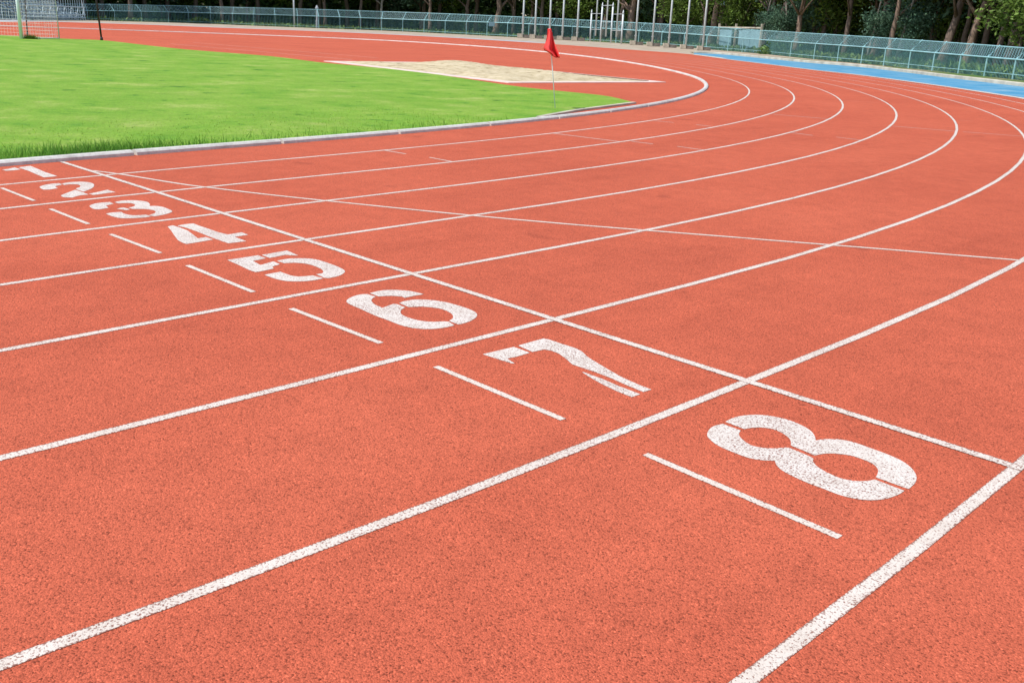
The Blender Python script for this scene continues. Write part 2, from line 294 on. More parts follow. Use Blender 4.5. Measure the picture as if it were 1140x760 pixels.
# ------------------------------------------------------------------ surveyed track lines (metres)
LANES = {
0: [(0.912,-18.84),(0.858,-15.841),(0.803,-12.841),(0.749,-9.842),(0.733,-8.96),(0.717,-8.078),(0.701,-7.196),(0.685,-6.313),(0.669,-5.429),(0.653,-4.545),(0.637,-3.661),(0.621,-2.776),(0.514,-1.921),(0.352,-1.048),(0.204,-0.13),(0.069,0.827),(-0.051,1.815),(-0.173,2.829),(-0.311,3.863),(-0.469,4.91),(-0.648,5.964),(-0.851,7.021),(-1.079,8.079),(-1.334,9.134),(-1.617,10.184),(-1.928,11.229),(-2.269,12.268),(-2.64,13.299),(-3.042,14.323),(-3.474,15.339),(-3.937,16.347),(-4.432,17.347),(-4.958,18.338),(-5.515,19.32),(-6.104,20.293),(-6.725,21.256),(-7.376,22.209),(-8.059,23.152),(-8.772,24.082),(-9.516,25.001),(-10.29,25.907),(-11.093,26.798),(-11.926,27.674),(-12.786,28.534),(-13.668,29.381),(-14.566,30.219),(-15.48,31.048),(-16.409,31.868),(-17.353,32.676),(-18.312,33.474),(-19.284,34.26),(-20.27,35.033),(-21.269,35.792),(-22.28,36.538),(-23.302,37.269),(-24.336,37.984),(-25.379,38.682),(-26.431,39.363),(-27.492,40.026),(-28.559,40.67),(-29.633,41.294),(-30.712,41.897),(-31.796,42.479),(-32.882,43.037),(-33.97,43.573),(-35.059,44.084),(-36.147,44.57),(-37.233,45.031),(-38.315,45.464),(-39.393,45.871),(-40.465,46.249),(-41.53,46.598),(-42.585,46.918),(-43.631,47.208),(-44.664,47.467),(-45.685,47.695),(-46.69,47.891),(-47.68,48.055),(-48.652,48.188),(-49.606,48.287),(-50.539,48.354),(-51.451,48.388),(-52.339,48.389),(-53.204,48.357),(-54.044,48.292),(-54.857,48.194),(-55.643,48.064),(-56.4,47.902),(-57.128,47.708),(-57.826,47.483),(-58.493,47.227),(-59.127,46.941),(-59.73,46.625),(-60.299,46.28),(-60.835,45.908),(-61.336,45.507),(-61.804,45.081),(-62.237,44.629),(-62.636,44.152),(-64.02,42.708),(-65.317,41.186),(-66.522,39.59),(-67.628,37.923),(-68.63,36.193),(-69.526,34.405),(-70.311,32.565),(-70.986,30.683),(-71.55,28.764),(-72.115,26.845),(-72.679,24.926),(-73.243,23.007),(-73.807,21.089),(-74.371,19.17),(-74.935,17.251),(-75.499,15.332),(-76.063,13.413),(-76.627,11.495),(-77.191,9.576),(-77.755,7.657),(-78.319,5.738),(-78.884,3.819),(-79.448,1.901),(-80.012,-0.018),(-80.576,-1.937),(-81.14,-3.856),(-81.704,-5.775),(-82.268,-7.693),(-82.832,-9.612),(-83.396,-11.531),(-83.96,-13.45),(-84.524,-15.369),(-85.089,-17.287),(-85.653,-19.206),(-86.217,-21.125),(-86.781,-23.044),(-87.345,-24.963),(-87.909,-26.881),(-88.473,-28.8),(-89.037,-30.719)],
1: [(1.94,-19.03),(1.886,-16.03),(1.833,-13.031),(1.78,-10.031),(1.764,-9.14),(1.748,-8.249),(1.732,-7.357),(1.716,-6.464),(1.7,-5.571),(1.684,-4.677),(1.669,-3.783),(1.653,-2.889),(1.551,-2.03),(1.416,-1.147),(1.294,-0.219),(1.185,0.747),(1.09,1.742),(0.989,2.799),(0.868,3.874),(0.725,4.958),(0.557,6.048),(0.364,7.138),(0.142,8.225),(-0.109,9.309),(-0.39,10.386),(-0.702,11.457),(-1.045,12.521),(-1.42,13.577),(-1.828,14.626),(-2.268,15.668),(-2.74,16.701),(-3.246,17.727),(-3.784,18.745),(-4.355,19.755),(-4.959,20.757),(-5.596,21.75),(-6.266,22.734),(-6.969,23.709),(-7.704,24.673),(-8.471,25.626),(-9.27,26.567),(-10.101,27.494),(-10.962,28.408),(-11.853,29.306),(-12.752,30.177),(-13.669,31.041),(-14.602,31.896),(-15.552,32.742),(-16.518,33.578),(-17.499,34.403),(-18.496,35.216),(-19.507,36.018),(-20.532,36.807),(-21.57,37.582),(-22.621,38.342),(-23.684,39.087),(-24.759,39.816),(-25.843,40.527),(-26.937,41.221),(-28.039,41.895),(-29.148,42.549),(-30.264,43.183),(-31.385,43.794),(-32.51,44.383),(-33.638,44.948),(-34.767,45.489),(-35.897,46.003),(-37.025,46.492),(-38.151,46.953),(-39.273,47.386),(-40.389,47.79),(-41.498,48.164),(-42.599,48.507),(-43.69,48.82),(-44.769,49.101),(-45.836,49.349),(-46.888,49.565),(-47.923,49.747),(-48.942,49.895),(-49.941,50.01),(-50.919,50.09),(-51.876,50.135),(-52.809,50.146),(-53.717,50.122),(-54.6,50.064),(-55.455,49.971),(-56.282,49.845),(-57.079,49.684),(-57.845,49.489),(-58.581,49.262),(-59.283,49.002),(-59.952,48.71),(-60.588,48.386),(-61.189,48.033),(-61.754,47.649),(-62.285,47.236),(-62.779,46.796),(-63.237,46.328),(-63.658,45.834),(-65.058,44.406),(-66.37,42.896),(-67.588,41.31),(-68.706,39.651),(-69.718,37.926),(-70.621,36.141),(-71.411,34.304),(-72.089,32.423),(-72.653,30.504),(-73.217,28.585),(-73.781,26.666),(-74.345,24.747),(-74.909,22.829),(-75.473,20.91),(-76.037,18.991),(-76.601,17.072),(-77.165,15.153),(-77.729,13.235),(-78.294,11.316),(-78.858,9.397),(-79.422,7.478),(-79.986,5.559),(-80.55,3.641),(-81.114,1.722),(-81.678,-0.197),(-82.242,-2.116),(-82.806,-4.035),(-83.37,-5.954),(-83.934,-7.872),(-84.498,-9.791),(-85.063,-11.71),(-85.627,-13.629),(-86.191,-15.548),(-86.755,-17.466),(-87.319,-19.385),(-87.883,-21.304),(-88.447,-23.223),(-89.011,-25.142),(-89.575,-27.06),(-90.139,-28.979)],
2: [(3.012,-19.228),(2.96,-16.228),(2.908,-13.229),(2.855,-10.229),(2.84,-9.328),(2.824,-8.426),(2.808,-7.524),(2.792,-6.622),(2.776,-5.719),(2.761,-4.815),(2.745,-3.911),(2.729,-3.007),(2.639,-2.144),(2.532,-1.251),(2.437,-0.313),(2.354,0.662),(2.283,1.664),(2.202,2.763),(2.098,3.877),(1.969,4.997),(1.811,6.118),(1.624,7.237),(1.407,8.352),(1.158,9.46),(0.877,10.561),(0.563,11.655),(0.215,12.742),(-0.165,13.821),(-0.58,14.893),(-1.028,15.957),(-1.51,17.015),(-2.026,18.066),(-2.577,19.111),(-3.161,20.148),(-3.78,21.178),(-4.434,22.201),(-5.122,23.216),(-5.843,24.223),(-6.599,25.22),(-7.389,26.208),(-8.213,27.185),(-9.069,28.15),(-9.959,29.102),(-10.879,30.039),(-11.795,30.936),(-12.729,31.826),(-13.681,32.708),(-14.65,33.581),(-15.637,34.445),(-16.641,35.299),(-17.66,36.142),(-18.696,36.974),(-19.747,37.793),(-20.812,38.599),(-21.891,39.391),(-22.984,40.168),(-24.089,40.928),(-25.205,41.672),(-26.332,42.398),(-27.469,43.105),(-28.614,43.791),(-29.767,44.457),(-30.926,45.101),(-32.09,45.722),(-33.258,46.319),(-34.429,46.891),(-35.601,47.437),(-36.773,47.956),(-37.943,48.447),(-39.109,48.909),(-40.271,49.342),(-41.427,49.743),(-42.575,50.113),(-43.713,50.451),(-44.84,50.756),(-45.955,51.028),(-47.055,51.265),(-48.138,51.467),(-49.205,51.634),(-50.252,51.766),(-51.278,51.861),(-52.281,51.921),(-53.261,51.944),(-54.216,51.93),(-55.143,51.88),(-56.043,51.794),(-56.913,51.672),(-57.752,51.514),(-58.56,51.321),(-59.335,51.092),(-60.076,50.829),(-60.782,50.533),(-61.453,50.203),(-62.088,49.84),(-62.685,49.446),(-63.246,49.021),(-63.769,48.567),(-64.254,48.084),(-64.7,47.573),(-66.117,46.162),(-67.446,44.667),(-68.678,43.092),(-69.809,41.442),(-70.831,39.723),(-71.742,37.942),(-72.538,36.108),(-73.218,34.227),(-73.782,32.308),(-74.346,30.389),(-74.91,28.47),(-75.474,26.551),(-76.038,24.633),(-76.602,22.714),(-77.166,20.795),(-77.73,18.876),(-78.295,16.957),(-78.859,15.039),(-79.423,13.12),(-79.987,11.201),(-80.551,9.282),(-81.115,7.363),(-81.679,5.445),(-82.243,3.526),(-82.807,1.607),(-83.371,-0.312),(-83.935,-2.231),(-84.499,-4.149),(-85.064,-6.068),(-85.628,-7.987),(-86.192,-9.906),(-86.756,-11.825),(-87.32,-13.743),(-87.884,-15.662),(-88.448,-17.581),(-89.012,-19.5),(-89.576,-21.419),(-90.14,-23.337),(-90.704,-25.256),(-91.268,-27.175)],
3: [(4.109,-19.43),(4.058,-16.43),(4.007,-13.431),(3.955,-10.431),(3.94,-9.52),(3.924,-8.608),(3.908,-7.696),(3.893,-6.783),(3.877,-5.87),(3.861,-4.956),(3.846,-4.042),(3.83,-3.127),(3.757,-2.261),(3.678,-1.357),(3.61,-0.408),(3.551,0.575),(3.502,1.583),(3.44,2.721),(3.35,3.87),(3.231,5.021),(3.08,6.17),(2.897,7.314),(2.681,8.45),(2.431,9.58),(2.148,10.701),(1.83,11.814),(1.477,12.921),(1.09,14.02),(0.668,15.112),(0.211,16.199),(-0.281,17.279),(-0.807,18.354),(-1.37,19.423),(-1.967,20.486),(-2.6,21.544),(-3.269,22.596),(-3.973,23.641),(-4.713,24.679),(-5.488,25.71),(-6.299,26.733),(-7.145,27.746),(-8.026,28.748),(-8.942,29.74),(-9.89,30.716),(-10.821,31.639),(-11.771,32.555),(-12.74,33.464),(-13.727,34.366),(-14.733,35.258),(-15.758,36.142),(-16.799,37.015),(-17.858,37.877),(-18.933,38.728),(-20.024,39.565),(-21.13,40.39),(-22.251,41.199),(-23.386,41.993),(-24.533,42.77),(-25.692,43.529),(-26.863,44.27),(-28.043,44.991),(-29.232,45.691),(-30.428,46.369),(-31.631,47.024),(-32.84,47.655),(-34.051,48.26),(-35.265,48.839),(-36.48,49.39),(-37.695,49.913),(-38.906,50.406),(-40.114,50.869),(-41.317,51.3),(-42.512,51.699),(-43.698,52.065),(-44.874,52.396),(-46.037,52.693),(-47.186,52.953),(-48.319,53.178),(-49.435,53.366),(-50.531,53.517),(-51.606,53.63),(-52.658,53.705),(-53.686,53.742),(-54.688,53.741),(-55.662,53.702),(-56.607,53.624),(-57.522,53.508),(-58.406,53.355),(-59.256,53.164),(-60.072,52.936),(-60.853,52.671),(-61.598,52.371),(-62.306,52.035),(-62.976,51.666),(-63.608,51.262),(-64.2,50.826),(-64.753,50.359),(-65.266,49.861),(-65.739,49.334),(-67.174,47.941),(-68.52,46.462),(-69.768,44.899),(-70.912,43.259),(-71.946,41.546),(-72.866,39.77),(-73.667,37.938),(-74.35,36.058),(-74.914,34.139),(-75.478,32.22),(-76.042,30.302),(-76.606,28.383),(-77.17,26.464),(-77.734,24.545),(-78.299,22.626),(-78.863,20.708),(-79.427,18.789),(-79.991,16.87),(-80.555,14.951),(-81.119,13.032),(-81.683,11.114),(-82.247,9.195),(-82.811,7.276),(-83.375,5.357),(-83.939,3.438),(-84.503,1.52),(-85.068,-0.399),(-85.632,-2.318),(-86.196,-4.237),(-86.76,-6.156),(-87.324,-8.074),(-87.888,-9.993),(-88.452,-11.912),(-89.016,-13.831),(-89.58,-15.75),(-90.144,-17.668),(-90.708,-19.587),(-91.272,-21.506),(-91.837,-23.425),(-92.401,-25.344)],
4: [(5.232,-19.637),(5.181,-16.637),(5.131,-13.638),(5.081,-10.638),(5.065,-9.717),(5.05,-8.794),(5.034,-7.872),(5.019,-6.949),(5.003,-6.025),(4.988,-5.101),(4.972,-4.176),(4.957,-3.251),(4.906,-2.379),(4.855,-1.464),(4.812,-0.505),(4.775,0.486),(4.744,1.496),(4.696,2.671),(4.616,3.85),(4.502,5.027),(4.354,6.199),(4.171,7.362),(3.953,8.517),(3.7,9.664),(3.411,10.802),(3.088,11.932),(2.729,13.056),(2.335,14.173),(1.905,15.284),(1.44,16.39),(0.939,17.492),(0.402,18.589),(-0.171,19.682),(-0.78,20.77),(-1.426,21.854),(-2.108,22.934),(-2.827,24.009),(-3.583,25.079),(-4.376,26.143),(-5.206,27.199),(-6.073,28.249),(-6.977,29.289),(-7.917,30.319),(-8.891,31.335),(-9.835,32.284),(-10.799,33.227),(-11.783,34.164),(-12.788,35.093),(-13.811,36.015),(-14.854,36.929),(-15.916,37.832),(-16.996,38.726),(-18.094,39.609),(-19.21,40.479),(-20.341,41.336),(-21.489,42.179),(-22.652,43.007),(-23.829,43.819),(-25.02,44.613),(-26.223,45.389),(-27.437,46.146),(-28.661,46.881),(-29.895,47.595),(-31.136,48.285),(-32.383,48.951),(-33.636,49.591),(-34.892,50.205),(-36.15,50.791),(-37.408,51.348),(-38.665,51.874),(-39.919,52.37),(-41.169,52.833),(-42.412,53.262),(-43.646,53.657),(-44.871,54.017),(-46.084,54.341),(-47.283,54.628),(-48.466,54.877),(-49.631,55.088),(-50.778,55.26),(-51.903,55.393),(-53.005,55.487),(-54.082,55.54),(-55.133,55.553),(-56.155,55.526),(-57.148,55.458),(-58.11,55.351),(-59.039,55.204),(-59.933,55.017),(-60.792,54.791),(-61.615,54.526),(-62.4,54.224),(-63.147,53.884),(-63.854,53.508),(-64.52,53.096),(-65.146,52.65),(-65.731,52.17),(-66.273,51.658),(-66.774,51.115),(-68.229,49.743),(-69.593,48.28),(-70.858,46.731),(-72.016,45.101),(-73.062,43.396),(-73.991,41.624),(-74.798,39.795),(-75.484,37.916),(-76.048,35.997),(-76.612,34.078),(-77.176,32.16),(-77.741,30.241),(-78.305,28.322),(-78.869,26.403),(-79.433,24.484),(-79.997,22.566),(-80.561,20.647),(-81.125,18.728),(-81.689,16.809),(-82.253,14.89),(-82.817,12.972),(-83.381,11.053),(-83.945,9.134),(-84.51,7.215),(-85.074,5.296),(-85.638,3.378),(-86.202,1.459),(-86.766,-0.46),(-87.33,-2.379),(-87.894,-4.298),(-88.458,-6.216),(-89.022,-8.135),(-89.586,-10.054),(-90.15,-11.973),(-90.714,-13.892),(-91.279,-15.81),(-91.843,-17.729),(-92.407,-19.648),(-92.971,-21.567),(-93.535,-23.486)],
5: [(6.38,-19.849),(6.331,-16.849),(6.281,-13.85),(6.232,-10.85),(6.217,-9.918),(6.201,-8.985),(6.186,-8.051),(6.171,-7.118),(6.155,-6.183),(6.14,-5.248),(6.125,-4.313),(6.109,-3.377),(6.085,-2.498),(6.061,-1.572),(6.039,-0.602),(6.019,0.395),(6.0,1.404),(5.96,2.61),(5.883,3.815),(5.769,5.013),(5.619,6.201),(5.432,7.38),(5.209,8.549),(4.95,9.709),(4.656,10.861),(4.326,12.006),(3.96,13.145),(3.558,14.278),(3.121,15.407),(2.648,16.532),(2.139,17.653),(1.593,18.771),(1.01,19.887),(0.391,21.0),(-0.266,22.11),(-0.96,23.217),(-1.692,24.321),(-2.463,25.422),(-3.271,26.518),(-4.118,27.609),(-5.004,28.694),(-5.928,29.771),(-6.89,30.841),(-7.888,31.897),(-8.843,32.872),(-9.819,33.841),(-10.817,34.806),(-11.836,35.764),(-12.876,36.716),(-13.936,37.659),(-15.016,38.594),(-16.116,39.52),(-17.235,40.435),(-18.373,41.338),(-19.529,42.229),(-20.702,43.107),(-21.892,43.97),(-23.098,44.817),(-24.318,45.648),(-25.552,46.46),(-26.799,47.253),(-28.058,48.025),(-29.327,48.776),(-30.606,49.503),(-31.892,50.206),(-33.184,50.884),(-34.482,51.534),(-35.782,52.156),(-37.084,52.749),(-38.387,53.31),(-39.687,53.84),(-40.983,54.337),(-42.274,54.799),(-43.558,55.227),(-44.832,55.617),(-46.095,55.971),(-47.344,56.286),(-48.578,56.562),(-49.795,56.798),(-50.992,56.994),(-52.169,57.149),(-53.322,57.262),(-54.45,57.334),(-55.551,57.363),(-56.623,57.351),(-57.665,57.295),(-58.674,57.198),(-59.65,57.059),(-60.591,56.878),(-61.495,56.656),(-62.361,56.392),(-63.187,56.089),(-63.974,55.747),(-64.72,55.365),(-65.423,54.946),(-66.084,54.491),(-66.701,54.0),(-67.275,53.474),(-67.804,52.916),(-69.28,51.566),(-70.663,50.121),(-71.946,48.587),(-73.12,46.968),(-74.178,45.271),(-75.116,43.504),(-75.931,41.678),(-76.62,39.8),(-77.184,37.881),(-77.748,35.962),(-78.312,34.044),(-78.876,32.125),(-79.44,30.206),(-80.004,28.287),(-80.568,26.368),(-81.132,24.449),(-81.696,22.531),(-82.26,20.612),(-82.825,18.693),(-83.389,16.774),(-83.953,14.855),(-84.517,12.937),(-85.081,11.018),(-85.645,9.099),(-86.209,7.18),(-86.773,5.261),(-87.337,3.343),(-87.901,1.424),(-88.465,-0.495),(-89.03,-2.414),(-89.594,-4.333),(-90.158,-6.251),(-90.722,-8.17),(-91.286,-10.089),(-91.85,-12.008),(-92.414,-13.927),(-92.978,-15.845),(-93.542,-17.764),(-94.106,-19.683),(-94.67,-21.602)],
6: [(7.555,-20.066),(7.507,-17.066),(7.459,-14.066),(7.411,-11.067),(7.395,-10.123),(7.38,-9.18),(7.365,-8.235),(7.35,-7.291),(7.335,-6.345),(7.319,-5.399),(7.304,-4.453),(7.289,-3.506),(7.292,-2.616),(7.29,-1.677),(7.283,-0.698),(7.271,0.301),(7.256,1.306),(7.216,2.537),(7.135,3.761),(7.016,4.974),(6.859,6.175),(6.665,7.365),(6.436,8.545),(6.17,9.716),(5.869,10.88),(5.532,12.037),(5.159,13.189),(4.751,14.337),(4.307,15.482),(3.827,16.624),(3.311,17.764),(2.758,18.902),(2.167,20.04),(1.539,21.176),(0.873,22.311),(0.169,23.446),(-0.574,24.578),(-1.357,25.709),(-2.179,26.837),(-3.041,27.962),(-3.942,29.082),(-4.884,30.197),(-5.867,31.305),(-6.885,32.402),(-7.85,33.402),(-8.836,34.399),(-9.846,35.391),(-10.877,36.378),(-11.931,37.359),(-13.006,38.333),(-14.103,39.3),(-15.221,40.257),(-16.36,41.205),(-17.518,42.143),(-18.697,43.068),(-19.894,43.981),(-21.109,44.88),(-22.341,45.764),(-23.59,46.631),(-24.854,47.481),(-26.133,48.312),(-27.425,49.122),(-28.729,49.911),(-30.043,50.677),(-31.367,51.418),(-32.699,52.134),(-34.037,52.823),(-35.38,53.483),(-36.725,54.113),(-38.072,54.712),(-39.418,55.278),(-40.762,55.811),(-42.101,56.308),(-43.433,56.77),(-44.757,57.193),(-46.07,57.579),(-47.371,57.924),(-48.657,58.23),(-49.925,58.494),(-51.175,58.715),(-52.403,58.894),(-53.609,59.03),(-54.788,59.122),(-55.941,59.17),(-57.064,59.174),(-58.156,59.133),(-59.215,59.048),(-60.24,58.919),(-61.228,58.746),(-62.178,58.529),(-63.089,58.269),(-63.959,57.966),(-64.788,57.622),(-65.573,57.237),(-66.315,56.812),(-67.012,56.349),(-67.664,55.847),(-68.271,55.309),(-68.831,54.736),(-70.327,53.409),(-71.731,51.985),(-73.032,50.466),(-74.222,48.858),(-75.294,47.17),(-76.242,45.409),(-77.063,43.585),(-77.755,41.709),(-78.319,39.79),(-78.883,37.871),(-79.448,35.952),(-80.012,34.034),(-80.576,32.115),(-81.14,30.196),(-81.704,28.277),(-82.268,26.358),(-82.832,24.44),(-83.396,22.521),(-83.96,20.602),(-84.524,18.683),(-85.088,16.764),(-85.652,14.846),(-86.217,12.927),(-86.781,11.008),(-87.345,9.089),(-87.909,7.17),(-88.473,5.252),(-89.037,3.333),(-89.601,1.414),(-90.165,-0.505),(-90.729,-2.424),(-91.293,-4.343),(-91.857,-6.261),(-92.422,-8.18),(-92.986,-10.099),(-93.55,-12.018),(-94.114,-13.937),(-94.678,-15.855),(-95.242,-17.774),(-95.806,-19.693)],
7: [(8.759,-20.287),(8.712,-17.288),(8.664,-14.288),(8.617,-11.289),(8.602,-10.334),(8.587,-9.379),(8.572,-8.424),(8.557,-7.468),(8.542,-6.511),(8.527,-5.554),(8.512,-4.596),(8.497,-3.638),(8.517,-2.727),(8.53,-1.776),(8.526,-0.79),(8.511,0.206),(8.491,1.201),(8.442,2.45),(8.352,3.686),(8.223,4.908),(8.058,6.117),(7.856,7.315),(7.618,8.504),(7.346,9.684),(7.038,10.857),(6.695,12.026),(6.317,13.19),(5.904,14.351),(5.455,15.511),(4.97,16.669),(4.448,17.827),(3.889,18.985),(3.293,20.143),(2.659,21.302),(1.985,22.462),(1.273,23.622),(0.521,24.783),(-0.271,25.943),(-1.104,27.103),(-1.978,28.261),(-2.894,29.416),(-3.852,30.568),(-4.851,31.715),(-5.888,32.851),(-6.86,33.877),(-7.855,34.901),(-8.874,35.92),(-9.916,36.936),(-10.981,37.947),(-12.07,38.951),(-13.182,39.949),(-14.316,40.939),(-15.472,41.921),(-16.649,42.892),(-17.848,43.853),(-19.067,44.801),(-20.306,45.737),(-21.564,46.658),(-22.839,47.563),(-24.132,48.451),(-25.441,49.32),(-26.765,50.17),(-28.102,50.998),(-29.452,51.804),(-30.812,52.585),(-32.182,53.341),(-33.56,54.069),(-34.944,54.769),(-36.332,55.439),(-37.723,56.077),(-39.115,56.682),(-40.505,57.252),(-41.892,57.787),(-43.274,58.284),(-44.647,58.743),(-46.012,59.163),(-47.364,59.541),(-48.701,59.878),(-50.023,60.172),(-51.325,60.422),(-52.607,60.628),(-53.865,60.788),(-55.098,60.903),(-56.303,60.972),(-57.479,60.994),(-58.622,60.97),(-59.732,60.899),(-60.807,60.782),(-61.844,60.618),(-62.842,60.409),(-63.8,60.153),(-64.715,59.853),(-65.587,59.509),(-66.414,59.122),(-67.196,58.692),(-67.932,58.222),(-68.62,57.711),(-69.26,57.162),(-69.852,56.575),(-71.37,55.273),(-72.794,53.869),(-74.115,52.367),(-75.322,50.772),(-76.408,49.093),(-77.367,47.337),(-78.195,45.517),(-78.89,43.642),(-79.454,41.723),(-80.018,39.804),(-80.583,37.885),(-81.147,35.967),(-81.711,34.048),(-82.275,32.129),(-82.839,30.21),(-83.403,28.291),(-83.967,26.373),(-84.531,24.454),(-85.095,22.535),(-85.659,20.616),(-86.223,18.697),(-86.788,16.779),(-87.352,14.86),(-87.916,12.941),(-88.48,11.022),(-89.044,9.103),(-89.608,7.185),(-90.172,5.266),(-90.736,3.347),(-91.3,1.428),(-91.864,-0.491),(-92.428,-2.409),(-92.992,-4.328),(-93.557,-6.247),(-94.121,-8.166),(-94.685,-10.085),(-95.249,-12.003),(-95.813,-13.922),(-96.377,-15.841),(-96.941,-17.76)],
8: [(9.991,-20.515),(9.945,-17.515),(9.899,-14.515),(9.853,-11.516),(9.838,-10.55),(9.823,-9.584),(9.808,-8.617),(9.794,-7.649),(9.779,-6.681),(9.764,-5.712),(9.749,-4.743),(9.734,-3.773),(9.731,-2.814),(9.744,-1.855),(9.731,-0.872),(9.706,0.112),(9.675,1.089),(9.619,2.352),(9.538,3.62),(9.415,4.887),(9.252,6.149),(9.048,7.403),(8.805,8.648),(8.522,9.88),(8.201,11.097),(7.844,12.296),(7.45,13.476),(7.021,14.633),(6.559,15.765),(6.064,16.872),(5.539,17.95),(4.982,19.022),(4.382,20.201),(3.743,21.382),(3.065,22.565),(2.347,23.75),(1.589,24.938),(0.789,26.127),(-0.052,27.317),(-0.936,28.508),(-1.863,29.698),(-2.834,30.886),(-3.848,32.071),(-4.901,33.247),(-5.878,34.298),(-6.879,35.348),(-7.905,36.395),(-8.956,37.439),(-10.031,38.479),(-11.131,39.514),(-12.255,40.543),(-13.403,41.566),(-14.575,42.581),(-15.77,43.587),(-16.987,44.583),(-18.226,45.567),(-19.487,46.54),(-20.768,47.498),(-22.069,48.442),(-23.389,49.369),(-24.726,50.278),(-26.08,51.168),(-27.449,52.037),(-28.833,52.883),(-30.229,53.706),(-31.636,54.503),(-33.052,55.273),(-34.477,56.014),(-35.907,56.725),(-37.342,57.403),(-38.778,58.049),(-40.215,58.659),(-41.65,59.233),(-43.08,59.768),(-44.504,60.265),(-45.919,60.72),(-47.323,61.134),(-48.713,61.505),(-50.088,61.831),(-51.444,62.111),(-52.779,62.346),(-54.091,62.534),(-55.378,62.674),(-56.637,62.766),(-57.866,62.809),(-59.063,62.804),(-60.226,62.749),(-61.352,62.646),(-62.439,62.494),(-63.487,62.293),(-64.492,62.045),(-65.454,61.749),(-66.371,61.407),(-67.242,61.019),(-68.066,60.586),(-68.841,60.11),(-69.566,59.591),(-70.242,59.031),(-70.868,58.432),(-72.408,57.156),(-73.854,55.774),(-75.194,54.29),(-76.419,52.708),(-77.519,51.038),(-78.489,49.289),(-79.324,47.472),(-80.024,45.598),(-80.588,43.68),(-81.152,41.761),(-81.716,39.842),(-82.28,37.923),(-82.844,36.004),(-83.408,34.086),(-83.972,32.167),(-84.536,30.248),(-85.101,28.329),(-85.665,26.41),(-86.229,24.492),(-86.793,22.573),(-87.357,20.654),(-87.921,18.735),(-88.485,16.816),(-89.049,14.898),(-89.613,12.979),(-90.177,11.06),(-90.741,9.141),(-91.305,7.222),(-91.87,5.303),(-92.434,3.385),(-92.998,1.466),(-93.562,-0.453),(-94.126,-2.372),(-94.69,-4.291),(-95.254,-6.209),(-95.818,-8.128),(-96.382,-10.047),(-96.946,-11.966),(-97.51,-13.885),(-98.074,-15.803)]}
FIN = [(0.214, -0.021), (0.578, -0.019), (0.945, -0.017), (1.316, -0.015), (1.692, -0.013), (2.071, -0.01), (2.454, -0.008), (2.842, -0.006), (3.232, -0.004), (3.627, -0.002), (4.025, 0.001), (4.427, 0.003), (4.832, 0.005), (5.24, 0.007), (5.65, 0.01), (6.063, 0.012), (6.477, 0.015), (6.893, 0.017), (7.308, 0.02), (7.722, 0.022), (8.135, 0.025), (8.543, 0.027), (8.947, 0.03), (9.344, 0.032), (9.732, 0.035)]
# ------------------------------------------------------------------ ground sheets
struct(link('ground', sheet([(-420, -260), (260, -260), (260, 420), (-420, 420)], -.06), m_ground))
outer_px = [(-260, 23.5), (-120, 24.2), (0, 24.5), (60, 24.6), (120, 26.3), (180, 28.3), (240, 30.8), (360, 35.2), (480, 41), (580, 47), (640, 51), (700, 55.5), (764, 60.2), (820, 67.4), (865, 72.8), (906, 78), (960, 84), (1050, 96), (1140, 109.5)]
outer = [tuple(at(*p)[:2]) for p in outer_px]
l8 = LANES[8]; n8 = normals2(l8)
def off8(d, ys): return [(p[0]+n[0]*d, p[1]+n[1]*d) for p, n in zip(l8, n8) if ys(p)]
last = outer[-1]
d8 = min(math.hypot(p[0]-last[0], p[1]-last[1]) for p in l8)
near8 = [q for q in off8(d8, lambda p: p[0] > 0 and p[1] < 27.5 and p[0] > .5)][::-1]   # from the bend towards the straight
near8 = [q for q in near8 if q[1] < last[1]-1.5]
outer_s = smooth_line(outer, 6)
outer_all = outer_s + near8 + [(near8[-1][0]+.5, -60)]
track = outer_all + [(-70, -60), (-118, -20), (-112, 5)]
struct(link('running_track', sheet(densify(track, 3.0), 0.0), m_track))
# blue apron outside the bend, white edge line, low kerb
blue_px = [(772, 59.4), (808, 61.2), (859, 66.2), (905, 70.6), (960, 75.2), (1050, 86.2), (1140, 97)]
btop = [tuple(at(*p)[:2]) for p in blue_px]
db = min(math.hypot(p[0]-btop[-1][0], p[1]-btop[-1][1]) for p in l8)
nearb = [q for q in off8(db, lambda p: p[0] > .5 and p[1] < 27.5)][::-1]
nearb = [q for q in nearb if q[1] < btop[-1][1]-3]
btop_all = smooth_line(btop, 6) + nearb + [(nearb[-1][0]+.5, -60)]
i0 = min(range(len(outer_all)), key=lambda i: math.hypot(outer_all[i][0]-at(772, 61.2).x, outer_all[i][1]-at(772, 61.2).y))
blue_in = outer_all[i0:]
struct(link('blue_apron', sheet(densify(blue_in, 3)+densify(btop_all, 3)[::-1], .004), m_blue))
struct(link('apron_edge_line', ribbon(blue_in, .32, .009, .1), m_line))
